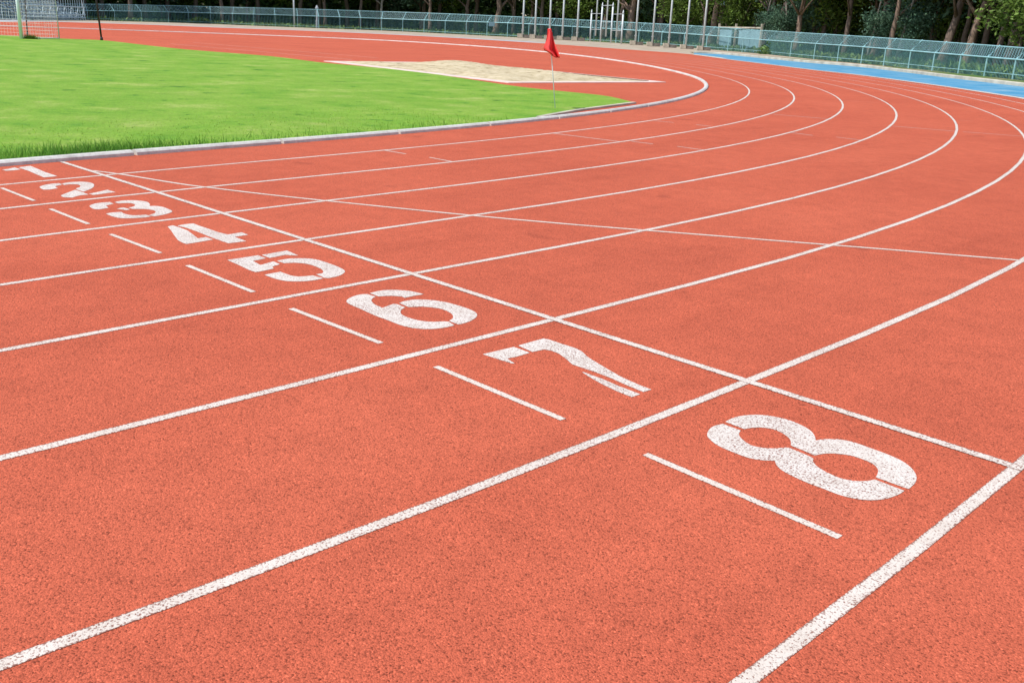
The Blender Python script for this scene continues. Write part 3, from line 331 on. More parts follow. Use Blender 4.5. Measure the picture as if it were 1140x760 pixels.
# pale path between track and fence
fence_px = [(-260, 19.2), (-100, 19.9), (0, 20.6), (60, 21.3), (129, 23.7), (190, 25.2), (240, 27), (280, 28.7), (360, 31.8), (420, 34), (480, 36.8), (560, 41), (640, 45.3), (700, 48.7), (760, 52.6), (800, 56), (852, 60.4), (905, 66), (983, 73.2), (1037, 79.5), (1095, 85.7), (1127, 89), (1180, 95)]
fbase = smooth_line([tuple(at(*p)[:2]) for p in fence_px], 6)
path_poly = densify(outer_s[:i0+1], 3) + [btop[0]] + densify([q for q in fbase if q[0] < -8][::-1], 3)
struct(link('path', sheet([tuple(at(*p)[:2]) for p in []] or path_poly, -.012), m_path))
concrete_px = [(-260, 23.5), (-120, 24.2), (0, 24.5), (60, 24.6), (120, 26.3), (180, 28.3), (240, 30.8), (360, 35.2), (480, 41), (580, 47)]
struct(link('concrete_path', ribbon(smooth_line([tuple(at(*p)[:2]) for p in concrete_px], 6), 4.6, -.004, -2.3), m_conc))
struct(link('track_edging', ribbon(outer_all[:i0+4], .5, .006, -.25), m_cream))
# low kerb the fence stands on, right part
kb = btop_all
struct(link('outer_kerb', profile_run(densify(kb, 2), [(.02, -.05), (.02, .13), (.0, .16), (-.15, .16), (-.18, .14), (-.18, -.05)]), m_cream))
struct(link('verge', sheet(densify([q for q in kb], 3) + [(70, -60), (70, 60), (10, 75), (-20, 85), (-42, 95)], -.02) if False else ribbon(densify(kb, 2), 3.2, .03, -1.9), m_ground))
# ------------------------------------------------------------------ lawn, kerb
k0 = LANES[0]
kin = [(p[0]-n[0]*.13, p[1]-n[1]*.13) for p, n in zip(k0, normals2(k0))]
tip = at(600, 133.5)
lawn_near = [(q[0], q[1]) for q in kin if q[1] < 9.3 and q[0] > -3]
grass_far_px = [(706, 114.8), (678, 108), (644, 104), (580, 97.4), (520, 88.5), (460, 79.8), (400, 74), (356, 70), (300, 63), (210, 55.8), (160, 50.5), (114, 45.3), (68, 43.4), (0, 39.5), (-120, 36)]
gf = [tuple(at(*p)[:2]) for p in grass_far_px]
edge_px = [(600, 131.8), (640, 124.4), (675, 119.5), (706, 115.4)]
edg = smooth_line([tuple(at(*p)[:2]) for p in edge_px], 4)
lawn_near = [q for q in lawn_near if q[1] < edg[0][1]]
lawn = lawn_near + edg + smooth_line(gf, 3) + [(-58, -40), (lawn_near[0][0], -40)]
struct(link('infield_lawn', sheet(densify(lawn, 2.5), .012), m_lawn))
struct(link('lawn_edging', profile_run(edg, [(.05, .0), (.05, .035), (-.05, .035), (-.05, .0)]), m_cream))
kbm = bmesh.new()
kd = densify(k0, .6)
prof = [(.004, .0), (0, .033), (-.026, .053), (-.05, .058), (-.08, .058), (-.104, .052), (-.118, .034), (-.122, .0)]
i = 0
while i < len(kd)-5:
    seg = [list(q) for q in kd[i:i+5]]
    nn = normals2(seg)
    e0, e1 = Vector(seg[0]), Vector(seg[-1])
    seg[0] = tuple(e0.lerp(Vector(seg[1]), .04)); seg[-1] = tuple(e1.lerp(Vector(seg[-2]), .04))
    profile_run([tuple(q) for q in seg], [(o+random.uniform(-.002, .002)*0, z) for o, z in prof], bm=kbm)
    i += 4
bmesh.ops.recalc_face_normals(kbm, faces=kbm.faces)
struct(link('kerb', kbm, m_kerb))
# ------------------------------------------------------------------ painted lines
for k in range(1, 9):
    pts = LANES[k]
    who = ('between lanes %d and %d' % (k, k+1)) if k < 8 else 'on the outside of lane 8, nearest the camera'
    tag(link('lane_line', ribbon(pts, .05, .0015), m_line), 'long white curving lane line painted ' + who, 'lane line', 'white lane lines')
tag(link('finish_line', ribbon(FIN, .052, .0032), m_line), 'straight white finish line crossing all lanes ahead of the numerals', 'finish line')
def pxline(pts, z=.002, w=.04, m=m_thin): return ribbon(densify([tuple(at(*p)[:2]) for p in pts], .5), w, z, 0)
ob = [(97, 189.5), (137, 194.6), (200, 204.8), (240, 209.9), (320, 219.2), (500, 237.6), (620, 248.6), (700, 255.1), (820, 264.5), (860, 267.8), (980, 277.2), (1050, 283.0), (1134, 289.8)]
tag(link('start_line', ribbon(smooth_line([tuple(at(*p)[:2]) for p in ob], 4), .042, .0023), m_thin), 'thin white curved start line slanting away from the finish line across six lanes', 'start line')
D = [(2, (1.5, 209.3), (38, 223.6)), (3, (56, 232.7), (98.5, 249.5)), (4, (123, 260.8), (178.5, 281.8)), (5, (208.5, 295.5), (282, 325.2)), (6, (324, 343.5), (424, 382)), (7, (485, 408), (627, 467)), (8, (718.5, 505.5), (935, 598))]
for n, a, c in D:
    tag(link('lane_dash', pxline([a, c], .0018, .036), m_thin), 'thin white dash painted across lane %d beside the numeral %d' % (n, n), 'dash mark', 'thin dashes beside the lane numerals')
ticks = [((427, 167.4), (452, 171.6), 'tick leaving the first lane line left of the corner flag', .03), ((478, 175.4), (506, 180.7), 'tick pointing back at the second lane line left of the corner flag', .03),
         ((614, 148.4), (692, 158.2), 'thin line joining the first two lane lines below the corner flag', .035), ((703, 157.6), (727, 160.5), 'tick leaving the second lane line below the kerb bend', .03),
         ((754, 163.2), (784, 167.3), 'tick pointing back at the third lane line below the kerb bend', .03), ((729, 134.8), (750.5, 136.7), 'tick leaving the first lane line just under the kerb bend', .03),
         ((775, 139), (792, 141), 'tick pointing back at the second lane line just under the kerb bend', .03), ((861, 127.5), (921, 132.4), 'thin line joining the second and third lane lines in the bend', .032),
         ((880, 147.8), (905, 151), 'tick leaving the third lane line in the bend', .028), ((931, 152.8), (958, 156.2), 'tick pointing back at the fourth lane line in the bend', .028),
         ((994, 140.6), (1063, 146.3), 'thin line joining the fourth and fifth lane lines in the bend', .032), ((1072, 146.9), (1138, 151.9), 'thin line joining the fifth and sixth lane lines at the right edge', .028),
         ((939, 112), (978, 114.6), 'very faint line between the third and fourth lane lines in the bend', .02), ((1067, 134), (1084, 135.2), 'very faint tick outside the fifth lane line in the bend', .02)]
for a, c, lab, w in ticks:
    tag(link('relay_mark', pxline([a, c], .0021, w), m_faint if 'faint' in lab else m_thin), 'white ' + lab, 'relay mark', 'relay marks in the bend')
rw1 = [(60, 41.9), (200, 48.5), (360, 63.8), (420, 68.3)]
for a, c, lab in (((190, 49), (392, 66.6), 'nearer'), ((215, 47.5), (420, 64.6), 'farther')):
    tag(link('runway_line', pxline([a, c], .002, .06), m_thin), lab + ' faint white runway line leading to the sand pit', 'runway line', 'runway lines before the sand pit')
# ------------------------------------------------------------------ stencilled numerals
def Z(sc, ox, oy, pts): return [(ox+x/sc, oy+y/sc) for x, y in pts]
NUM = {
8: (4.2222, 770, 440, [[(158,125),(200,105),(260,94),(330,93),(400,103),(460,118),(520,143),(560,168),(578,192),(583,213),(620,207),(680,207),(750,218),(830,245),(920,278),(990,310),(1035,345),(1056,380),(1050,412),(1020,441),(865,386),(875,365),(873,345),(850,322),(800,300),(740,282),(670,274),(620,275),(578,283),(466,236),(465,215),(450,195),(410,170),(360,155),(300,152),(246,159)],
    [(147,135),(230,166),(222,185),(240,210),(280,235),(330,247),(390,250),(440,246),(458,247),(563,292),(570,310),(590,335),(640,365),(700,390),(760,402),(820,403),(860,396),(1000,449),(975,465),(920,485),(850,493),(780,488),(700,470),(620,440),(540,410),(470,378),(420,350),(400,330),(390,308),(330,305),(270,295),(200,270),(130,240),(90,212),(73,190),(80,165),(105,145)]]),
7: (5.4286, 530, 360, [[(40,187),(228,143),(325,178),(240,203),(187,213),(235,243),(212,242)],
    [(253,135),(405,92),(440,98),(520,125),(600,150),(640,170),(670,200),(720,232),(800,280),(880,325),(980,370),(1060,400),(1010,415),(900,370),(800,325),(700,288),(640,268),(580,248),(540,212),(500,183),(455,166),(412,158),(340,173)],
    [(638,293),(662,299),(760,335),(860,378),(992,429),(940,446),(850,410),(760,367),(690,328)]]),
6: (6.3333, 370, 300, [[(263,168),(330,152),(400,145),(480,147),(560,155),(645,175),(560,190),(510,201),(490,193),(430,187),(380,187),(325,191)],
    [(247,175),(305,193),(285,203),(275,220),(290,240),(320,258),(355,271),(385,260),(430,244),(460,247),(512,268),(487,285),(480,305),(500,325),(560,348),(640,365),(720,370),(780,367),(818,369),(862,394),(800,409),(720,419),(640,420),(560,412),(480,393),(400,362),(300,325),(200,280),(130,250),(100,230),(110,210),(150,190),(200,177)],
    [(470,237),(520,222),(600,213),(700,217),(790,230),(870,250),(950,275),(1005,300),(1021,322),(1005,345),(960,370),(890,389),(822,364),(848,345),(848,322),(820,300),(770,280),(700,268),(620,263),(537,266)]]),
5: (7.6, 240, 260, [[(97,225),(360,185),(427,210),(370,223),(315,233),(380,268),(490,237),(546,261),(480,281),(492,297),(420,313),(345,328),(290,312),(190,265)],
    [(390,182),(605,145),(700,187),(645,186),(590,181),(520,196),(457,208)],
    [(518,233),(600,216),(700,211),(800,214),(870,225),(940,247),(1030,280),(1091,313),(1085,335),(1040,360),(960,378),(920,376),(850,346),(905,337),(910,318),(880,295),(820,270),(750,255),(670,248),(580,252)],
    [(413,351),(480,337),(550,325),(590,340),(640,357),(700,365),(760,362),(822,356),(912,380),(840,395),(740,405),(660,406),(580,400),(500,382)]]),
4: (9.5, 170, 230, [[(158,213),(212,200),(270,218),(370,255),(430,300),(478,338),(560,324),(640,350),(480,378),(360,397),(325,388),(270,360),(230,310),(195,255)],
    [(262,204),(330,190),(430,180),(480,200),(600,240),(700,275),(795,297),(940,274),(1010,300),(865,322),(990,367),(800,390),(740,370),(600,320),(480,270),(350,225)]]),
3: (9.5, 90, 200, [[(93,278),(150,255),(240,243),(310,239),(348,258),(265,275),(293,300),(200,316),(140,312),(105,295)],
    [(353,240),(430,225),(520,220),(620,224),(700,238),(730,262),(725,282),(800,281),(870,292),(930,315),(968,337),(930,358),(850,378),(770,391),(718,377),(780,357),(790,338),(750,322),(680,313),(600,312),(550,312),(503,298),(560,285),(572,268),(540,253),(480,249),(400,254)],
    [(380,311),(420,301),(460,297),(524,318),(480,324)],
    [(265,362),(330,350),(430,343),(455,360),(520,376),(600,379),(690,372),(745,391),(680,402),(560,409),(440,411),(380,402),(320,386)]]),
2: (9.5, 30, 180, [[(133,270),(180,250),(260,236),(340,229),(368,245),(300,262),(328,282),(240,297),(170,297)],
    [(367,236),(430,222),(530,215),(620,216),(690,229),(712,255),(680,287),(598,320),(518,290),(560,271),(562,252),(520,241),(450,241),(395,249)],
    [(358,361),(430,330),(508,299),(575,321),(653,350),(560,359),(480,382),(400,380)],
    [(657,341),(740,325),(850,299),(940,325),(860,333),(745,350),(700,354)]]),
1: (12.667, 0, 170, [[(28,244),(120,230),(205,211),(293,238),(200,251),(90,258)],
    [(257,211),(330,200),(430,189),(520,227),(640,278),(808,333),(740,341),(620,351),(540,319),(400,259)]]),
}
NUMLOOK = {8: 'largest white stencilled numeral 8, nearest the camera in the outside lane', 7: 'white stencilled numeral 7 lying in the seventh lane', 6: 'white stencilled numeral 6 lying in the sixth lane', 5: 'white stencilled numeral 5 lying in the fifth lane',
           4: 'white stencilled numeral 4 lying in the fourth lane', 3: 'white stencilled numeral 3 lying in the third lane', 2: 'white stencilled numeral 2 lying in the second lane', 1: 'white stencilled numeral 1 against the infield kerb'}
for num, (sc, ox, oy, polys) in NUM.items():
    bm = bmesh.new()
    for poly in polys:
        P = [Vector(at(*q)[:2]) for q in Z(sc, ox, oy, poly)]; n = len(P)
        corner = []
        for i in range(n):
            d1 = (P[i]-P[i-1]).normalized(); d2 = (P[(i+1) % n]-P[i]).normalized()
            corner.append(d1.dot(d2) < math.cos(math.radians(47)))
        out = []
        for i in range(n):
            a, c = P[i], P[(i+1) % n]
            p0 = a if corner[i] else P[i-1]; p3 = c if corner[(i+1) % n] else P[(i+2) % n]
            if num in (1, 4, 7): out.append(a); continue
            for k in range(4):
                t = k/4
                out.append(.5*((2*a)+(c-p0)*t+(2*p0-5*a+4*c-p3)*t*t+(3*a-p0-3*c+p3)*t**3))
        vs = [bm.verts.new((q.x, q.y, .0017)) for q in out]
        es = [bm.edges.new((vs[i], vs[(i+1) % len(vs)])) for i in range(len(vs))]
        bmesh.ops.triangle_fill(bm, use_beauty=True, edges=es)
    up(bm)
    tag(link('lane_number', bm, m_num), NUMLOOK[num], 'lane number', 'painted lane numerals')
# ------------------------------------------------------------------ sand pit
A, Bc, Cc = (at(356.3, 68.4), at(568, 92.6), at(746, 92.2)); Dd = A + Cc - Bc
pit = thing('sand_pit', (A+Cc)/2, 'long jump pit of pale raked sand with pinkish white border beside the lawn', 'sand pit')
def loc(v): return Vector(v) - pit.location
ctr = (A+Cc)/2
def inset(p, d):
    ax = (Bc-A).normalized(); ay = (Dd-A).normalized(); v = p-ctr
    return ctr + ax*(v.dot(ax)-math.copysign(d, v.dot(ax))) + ay*(v.dot(ay)-math.copysign(d, v.dot(ay)))
bm = bmesh.new()
o4 = [A, Bc, Cc, Dd]
rings = []
for d, z in ((0, 0.0), (0, .016), (.02, .022), (.38, .022), (.40, .016), (.40, .004)):
    rings.append([bm.verts.new(loc(Vector((*inset(p, d)[:2], z)))) for p in o4])
for a, c in zip(rings, rings[1:]):
    for k in range(4): bm.faces.new((a[k], a[(k+1) % 4], c[(k+1) % 4], c[k]))
bmesh.ops.recalc_face_normals(bm, faces=bm.faces)
link('border', bm, m_border, pit)
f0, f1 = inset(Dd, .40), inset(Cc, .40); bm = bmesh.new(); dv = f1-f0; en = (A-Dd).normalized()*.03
box(bm, loc((f0+f1)/2+en+Vector((0, 0, .016))), dv.length, .05, .05, math.atan2(dv.y, dv.x), .006); link('dark_edge_strip', bm, m_bark_b, pit)  # low dark brown strip along the far inner edge
i4 = [inset(p, .395) for p in o4]
bm = bmesh.new(); NU, NV = 90, 50; grid = []
for j in range(NV+1):
    row = []
    for i in range(NU+1):
        u, v = i/NU, j/NV
        p = i4[0]*(1-u)*(1-v) + i4[1]*u*(1-v) + i4[2]*u*v + i4[3]*(1-u)*v
        e = min(u, 1-u, v*.8, (1-v)*.9)
        h = .006 + .085*min(1, e/.12)*(.55+.45*math.sin(u*9.1+v*3)*math.sin(v*7+1.3)) + .035*random.random()*min(1, e/.06)
        h += .14*math.exp(-((u-.28)/.16)**2-((v-.62)/.22)**2)
        if u > .93: h = min(h, .009)
        if v > .86: h = min(h, .009) if not .12 < u < .46 else h
        row.append(bm.verts.new(loc(Vector((p.x, p.y, h)))))
    grid.append(row)
for j in range(NV):
    for i in range(NU): bm.faces.new((grid[j][i], grid[j][i+1], grid[j+1][i+1], grid[j+1][i]))
up(bm); link('sand', bm, m_sand, pit, True)
# ------------------------------------------------------------------ corner flag
fb = at(618.2, 121.2)
H_f = height(fb, 612, 31.5)
flag = thing('corner_flag', fb, 'small drooping red flag on a thin pale pole in the lawn corner', 'flag')
v = ray(611.5, 31.5); dd = math.hypot(fb.x-CX, fb.y-CY)/math.hypot(v.x, v.y); tp = CAM + v*dd - fb
bm = bmesh.new(); tube(bm, [(0, 0, -.02), tp*.5+Vector((.004, 0, 0)), tp], .0095, 8); link('pole', bm, m_white, flag, True)
def flagpt(px, py, dz=0): v = ray(px, py); return CAM + v*(dd+dz) - fb
# drooping cloth: rows from the top, each row left..right with folds
rows = [(32, 609.8, 613.2), (37, 609.2, 615.0), (43, 608.4, 616.2), (48, 607.2, 617.6), (52.5, 605.4, 619.2), (56, 605.6, 620.8), (59, 611.5, 622.0), (62.5, 615.0, 623.0), (64.5, 619.2, 623.4)]
bm = bmesh.new(); prev = None
for r, (y, x0, x1) in enumerate(rows):
    ring = []
    for k in range(9):
        t = k/8
        ring.append(bm.verts.new(flagpt(x0+(x1-x0)*t, y+1.6*t*(r > 2)*0, .15*math.sin(t*8+r*.45)*(.3+r/8))))
    if prev:
        for k in range(8): bm.faces.new((prev[k], prev[k+1], ring[k+1], ring[k]))
    prev = ring
cl = link('flag_cloth', bm, m_red, flag, True)
md = cl.modifiers.new('thick', 'SOLIDIFY'); md.thickness = .004
# ------------------------------------------------------------------ goal
gb = at(24, 43.6); gs = at(66, 43.4); goal = thing('football_goal', gb, 'white football goal frame with pale net at the far left of the lawn', 'goal')
HG = 3.3
gdir = (gs-gb); gdir.z = 0
along = Vector((-gdir.y, gdir.x, 0)).normalized()
if along.dot(r0) > 0: along = -along
bm = bmesh.new(); tube(bm, [(0, 0, 0), (0, 0, HG)], .085, 12); link('goal_post', bm, m_white, goal, True)
bm = bmesh.new(); tube(bm, [along*9, along*9+Vector((0, 0, HG))], .085, 12); link('goal_post', bm, m_white, goal, True)
bm = bmesh.new(); tube(bm, [Vector((0, 0, HG)), along*9+Vector((0, 0, HG))], .085, 12); link('crossbar', bm, m_white, goal, True)
for o in (Vector((0, 0, 0)), along*9):
    bm = bmesh.new(); tube(bm, [o+gdir, o+gdir+Vector((0, 0, HG*.94)), o+Vector((0, 0, HG))], .035, 8); tube(bm, [o+Vector((0, 0, .03)), o+gdir+Vector((0, 0, .03))], .03, 6); link('stanchion', bm, m_net, goal, True)
bm = bmesh.new()
def net(a, bvec, cvec, nb, nc):
    for i in range(nb+1): tube(bm, [a+bvec*i/nb, a+bvec*i/nb+cvec], 0.004, 4, False)
    for i in range(nc+1): tube(bm, [a+cvec*i/nc, a+cvec*i/nc+bvec], 0.004, 4, False)
net(Vector((0, 0, .04)), gdir, Vector((0, 0, HG*.95)), 16, 18)
net(gdir+Vector((0, 0, .04)), along*9, Vector((0, 0, HG*.92)), 48, 18)
link('goal_net', bm, m_net, goal)
# black poles
for (bx, by, tx, r, lab) in ((113.2, 45.3, 107.2, .05, 'tall thin black pole standing at the lawn edge right of the goal'), (30.6, 39.3, 27.8, .035, 'thinner black pole behind the white goal post')):
    p = at(bx, by); bm = bmesh.new(); h = 4.2
    v = ray(tx, 0); d = math.hypot(p.x-CX, p.y-CY)/math.hypot(v.x, v.y); top = CAM+v*d-p
    bmx = thing('netting_pole', p, lab, 'pole', 'black poles near the goal')
    tube(bm, [(0, 0, 0), top*1.0, top*1.25], r, 8); link('shaft', bm, m_black, bmx, True)
    bm = bmesh.new(); tube(bm, [(0, 0, 0), (0, 0, .16)], r*1.5, 10); link('foot_sleeve', bm, m_black, bmx, True)
# ------------------------------------------------------------------ fence
TOPY = [(-120, 2), (0, 4), (150, 5.6), (300, 9.3), (360, 11), (480, 14.8), (580, 19.2), (640, 22.2), (697, 25), (790, 30.3), (840, 33.9), (960, 41.2), (1050, 47.6), (1140, 54.2), (1300, 66)]
MIDY = [(-120, 9.5), (0, 11.2), (150, 12.6), (300, 16.5), (360, 18.4), (480, 22.9), (580, 26.2), (640, 30.0), (697, 33.3), (790, 39.6), (840, 44.2), (960, 52.4), (1050, 60), (1140, 67.4), (1300, 80)]
BASEY = fence_px
bx = [852.6, 879.5, 905.8, 932, 958.4, 983.4, 1011, 1037.4, 1066.3, 1095.3, 1126.8, 1159, 1193]
left = [826, 810, 786, 761, 736, 710.5, 685.5, 661, 636.5, 612, 588.4, 564.7, 542, 519, 495.5, 472, 448.4, 424.7, 401.5, 378.5, 355, 331.6, 306.5, 283, 259.5, 235, 210.5, 188, 158, 128, 98, 70, 40, 10, -20, -52]
posts = sorted(bx + left)
PB = [at(x, lerp(x, BASEY)) for x in posts]
fn = normals2([(p.x, p.y) for p in PB])
ZM = [height(p, x, lerp(x, MIDY)) for p, x in zip(PB, posts)]
ZT = []
OUT = []
for p, x, n, zm in zip(PB, posts, fn, ZM):
    nv = Vector((n[0], n[1], 0))
    if nv.dot(p-CAM) < 0: nv = -nv
    zt = height(p, x, lerp(x, TOPY)); o = .95*(zt-zm)
    d = math.hypot(p.x-CX, p.y-CY); zt2 = CZ+(zt-CZ)*(d+o*.7)/d
    ZT.append(zt2); OUT.append(nv*o)
def avg(v): return [v[0]] + [(v[i-1]+2*v[i]+v[i+1])/4 for i in range(1, len(v)-1)] + [v[-1]]
ZM = avg(ZM); ZT = avg(ZT)
fence = thing('fence', PB[-3], 'long teal steel fence with bars below and an outward leaning chain link top', 'fence')
FO = PB[-3]
for p, zm, zt, o in zip(PB, ZM, ZT, OUT):
    q = p-FO; bm = bmesh.new(); r = .036 if p.y < 90 else .055
    tube(bm, [q+Vector((0, 0, -.05)), q+Vector((0, 0, zm)), q+o+Vector((0, 0, zt+.05))], r, 6); link('fence_post', bm, m_teal, fence)
for nm, zz, oo, r in (('top_rail', ZT, OUT, .032), ('middle_rail', ZM, [Vector()]*len(PB), .045), ('bottom_rail', [.25]*len(PB), [Vector()]*len(PB), .02)):
    bm = bmesh.new(); tube(bm, [p-FO+o+Vector((0, 0, z)) for p, z, o in zip(PB, zz, oo)], [r*(1 if p.y < 90 else 1.5) for p in PB], 6); link(nm, bm, m_teal, fence)
bmL = bmesh.new(); bmU = bmesh.new()
def strip(bm, a, c, r):              # slim square wire
    d = (c-a).normalized(); x = d.cross(Vector((0, 0, 1)) if abs(d.z) < .95 else Vector((1, 0, 0))).normalized()*r; y = d.cross(x).normalized()*r
    v = [bm.verts.new(a+x), bm.verts.new(a+y), bm.verts.new(a-x), bm.verts.new(a-y), bm.verts.new(c+x), bm.verts.new(c+y), bm.verts.new(c-x), bm.verts.new(c-y)]
    for k in range(4): bm.faces.new((v[k], v[(k+1) % 4], v[4+(k+1) % 4], v[4+k]))
for i in range(len(PB)-1):
    a, c = PB[i]-FO, PB[i+1]-FO; L = (c-a).length
    far = (PB[i]-CAM).length
    n = max(6, int(round(L/(.145 if far < 90 else .24)))); rr = .0105 if far < 90 else .016
    for k in range(1, n):
        t = k/n; p = a.lerp(c, t); z = ZM[i]*(1-t)+ZM[i+1]*t
        strip(bmL, p+Vector((0, 0, .02)), p+Vector((0, 0, z)), rr)
    T0, T1 = a+Vector((0, 0, ZM[i])), c+Vector((0, 0, ZM[i+1])); U0, U1 = a+OUT[i]+Vector((0, 0, ZT[i])), c+OUT[i+1]+Vector((0, 0, ZT[i+1]))
    hgt = (U0-T0).length; m = max(4, int(round(L/(.27 if far < 90 else .42)))); sh = hgt/L
    def q(u, w): return T0.lerp(T1, u).lerp(U0.lerp(U1, u), w)
    for k in range(-int(m*sh)-1, m+1):
        for s in (1, -1):
            u0_, u1_ = k/m, k/m+sh
            w0, w1 = 0., 1.
            if u0_ < 0: w0 = -u0_/sh; u0_ = 0
            if u1_ > 1: w1 = 1-(u1_-1)/sh; u1_ = 1
            if w1-w0 < .03: continue
            if s < 0: strip(bmU, q(1-u0_, w0), q(1-u1_, w1), rr*.75)
            else: strip(bmU, q(u0_, w0), q(u1_, w1), rr*.75)
link('bar_panel', bmL, m_teal_d, fence); link('chain_link_panel', bmU, m_teal, fence)
# small sign board on the fence
sb = at(547, lerp(547, BASEY)+.25); bm = bmesh.new(); z1, z0 = height(sb, 547, 24.8), height(sb, 547, 29.6)
ang = math.atan2(fn[20][0], -fn[20][1])
box(bm, (0, 0, (z0+z1)/2), .95, .04, z1-z0, math.atan2(PB[18].y-PB[17].y, PB[18].x-PB[17].x), .01)
o = link('fence_sign', bm, m_pblue); o.location = sb; tag(o, 'small pale blue board fixed to the teal fence left of the flagpoles', 'sign board')
# ------------------------------------------------------------------ flagpoles
def flagpole(bxp, byp, txp, lab):
    p = at(bxp, byp); t = thing('flagpole', p, lab, 'flagpole', 'white flagpoles along the fence')
    v = ray(txp, 0); d = math.hypot(p.x-CX, p.y-CY)/math.hypot(v.x, v.y); top = CAM+v*d-p
    lean = Vector((top.x/top.z*0.3, top.y/top.z*0.3, 1)); Hh = 11.5
    sc = d*math.hypot(v.x, v.y)/100
    bm = bmesh.new(); tube(bm, [(0, 0, .2), lean*5, lean*Hh], [.10*sc, .09*sc, .06*sc], 10); link('shaft', bm, m_pole, t, True)
    bm = bmesh.new(); box(bm, (-r0.x*.25*sc, -r0.y*.25*sc, .2*sc), .55*sc, .55*sc, .4*sc, YAW, .03); link('base_block', bm, m_block, t)
    bm = bmesh.new(); box(bm, (r0.x*.42*sc, r0.y*.42*sc, .16*sc), .7*sc, .45*sc, .3*sc, YAW, .03); link('shaded_block', bm, m_block_shade, t)  # shaded right side of the base, built as a darker box
    bm = bmesh.new(); box(bm, lean*1.1, .26*sc, .1*sc, .05*sc, YAW); link('cleat', bm, m_pole, t)
FP = [(581.6, 42.4, 584.2, 'first flagpole from the left, standing alone beside a pale concrete block'), (595.3, 43.2, 597.3, 'second flagpole from the left'), (611.5, 44.2, 613, 'third flagpole from the left, rising behind the red corner flag'),
      (625.8, 44.9, 628.2, 'fourth flagpole from the left, just right of the red corner flag'), (642, 45.8, 644.7, 'fifth flagpole from the left, beside the cluster of pointed short posts'),
      (707, 50.3, 711.5, 'flagpole just right of the cluster of pointed short posts'), (725.8, 51.7, 730.2, 'second flagpole right of the pointed short posts'), (744, 53.2, 749, 'third flagpole right of the pointed short posts'),
      (763, 54.6, 768.5, 'second flagpole from the right end of the row'), (781.8, 56.2, 788.2, 'rightmost flagpole, where the blue apron begins')]
for f in FP: flagpole(*f)
# central trio: tall poles clamped between short pointed posts
SP = [(656.8, 46.2, 658.3, 10.4), (668.2, 47, 670.5, 2.6), (679.8, 47.9, 682.4, 2.6), (691.5, 48.9, 694, 11)]
SPB = [at(a, c+.2) for a, c, _, _ in SP]
for (a, c, tx, ty), p, lab in zip(SP, SPB, ('leftmost, shorter', 'second from the left, taller', 'third from the left, taller', 'rightmost, shorter')):
    h = height(p, tx, ty); t = thing('support_post', p, lab + ' post with a pointed top in the flagpole cluster', 'post', 'pointed support posts')
    bm = bmesh.new(); tube(bm, [(0, 0, 0), (0, 0, h-.55)], .115, 10); link('shaft', bm, m_pole, t, True)
    bm = bmesh.new(); tube(bm, [(0, 0, h-.55), (0, 0, h-.35), (0, 0, h)], [.125, .105, .01], 10); link('pointed_cap', bm, m_pole, t, True)
for i, (bxp, byp, txp) in enumerate(((662.3, 40.2, 664.8), (674, 41, 676.6), (685.7, 41.6, 688.7))):
    p = (SPB[i]+SPB[i+1])/2
    z0 = height(p, bxp, byp); t = thing('flagpole', p, ('left', 'middle', 'right')[i] + ' flagpole of the central trio, clamped between pointed posts', 'flagpole', 'clamped flagpoles')
    bm = bmesh.new(); tube(bm, [(0, 0, z0), (0, 0, 13)], [.115, .08], 10); link('shaft', bm, m_pole, t, True)
    dv = (SPB[i+1]-SPB[i])/2
    for rr_ in ((.18, .62) if i != 1 else (.4, .85)):
        z = z0 + (height(p, bxp, 0)-z0)*rr_
        bm = bmesh.new(); tube(bm, [-dv+Vector((0, 0, z)), dv+Vector((0, 0, z))], .03, 6); link('clamp_bar', bm, m_pole, t)
# ------------------------------------------------------------------ bleacher at far left
bb = at(94.5, 22.9); bdir = (at(0, 22.4)-bb); bdir.z = 0; bdir.normalize(); bback = Vector((-bdir.y, bdir.x, 0))
if bback.dot(bb-CAM) < 0: bback = -bback
bl = thing('bleacher', bb, 'pale steel bleacher frame with dark seat boards behind the goal', 'bleacher')
for j in range(7):
    z = .45+.42*j; y = .15+.75*j
    bm = bmesh.new(); box(bm, bdir*12+bback*y+Vector((0, 0, z)), 24, .42, .07, math.atan2(bdir.y, bdir.x)); link('seat_board', bm, m_seat, bl)
for i in range(18):
    x = i*1.4; bm = bmesh.new()
    for j in range(0, 7):
        tube(bm, [bdir*x+bback*(.15+.75*j), bdir*x+bback*(.15+.75*j)+Vector((0, 0, .42+.42*j))], .07, 6)
    tube(bm, [bdir*x+bback*.1+Vector((0, 0, .3)), bdir*x+bback*4.8+Vector((0, 0, 3.0))], .06, 6)
    tube(bm, [bdir*x, bdir*x+bback*4.8], .04, 6)
    link('frame', bm, m_steel, bl)
bm = bmesh.new()
for z in (.35, .75, 1.75, 2.9): tube(bm, [bdir*-.2-bback*.05+Vector((0, 0, z)), bdir*24-bback*.05+Vector((0, 0, z))], .075, 6)
for i in range(0, 17): tube(bm, [bdir*i*1.4-bback*.05+Vector((0, 0, .1 if i % 2 else 1.75)), bdir*(i+1)*1.4-bback*.05+Vector((0, 0, 1.75 if i % 2 else .1))], .035, 6)
for i in range(0, 25): tube(bm, [bdir*i-bback*.05, bdir*i-bback*.05+Vector((0, 0, 3.4))], .03, 5)
link('front_railing', bm, m_steel, bl)
bm = bmesh.new(); tube(bm, [-bdir*.3, bdir*.9+Vector((0, 0, 3.0))], .06, 6); link('end_brace', bm, m_white, bl)
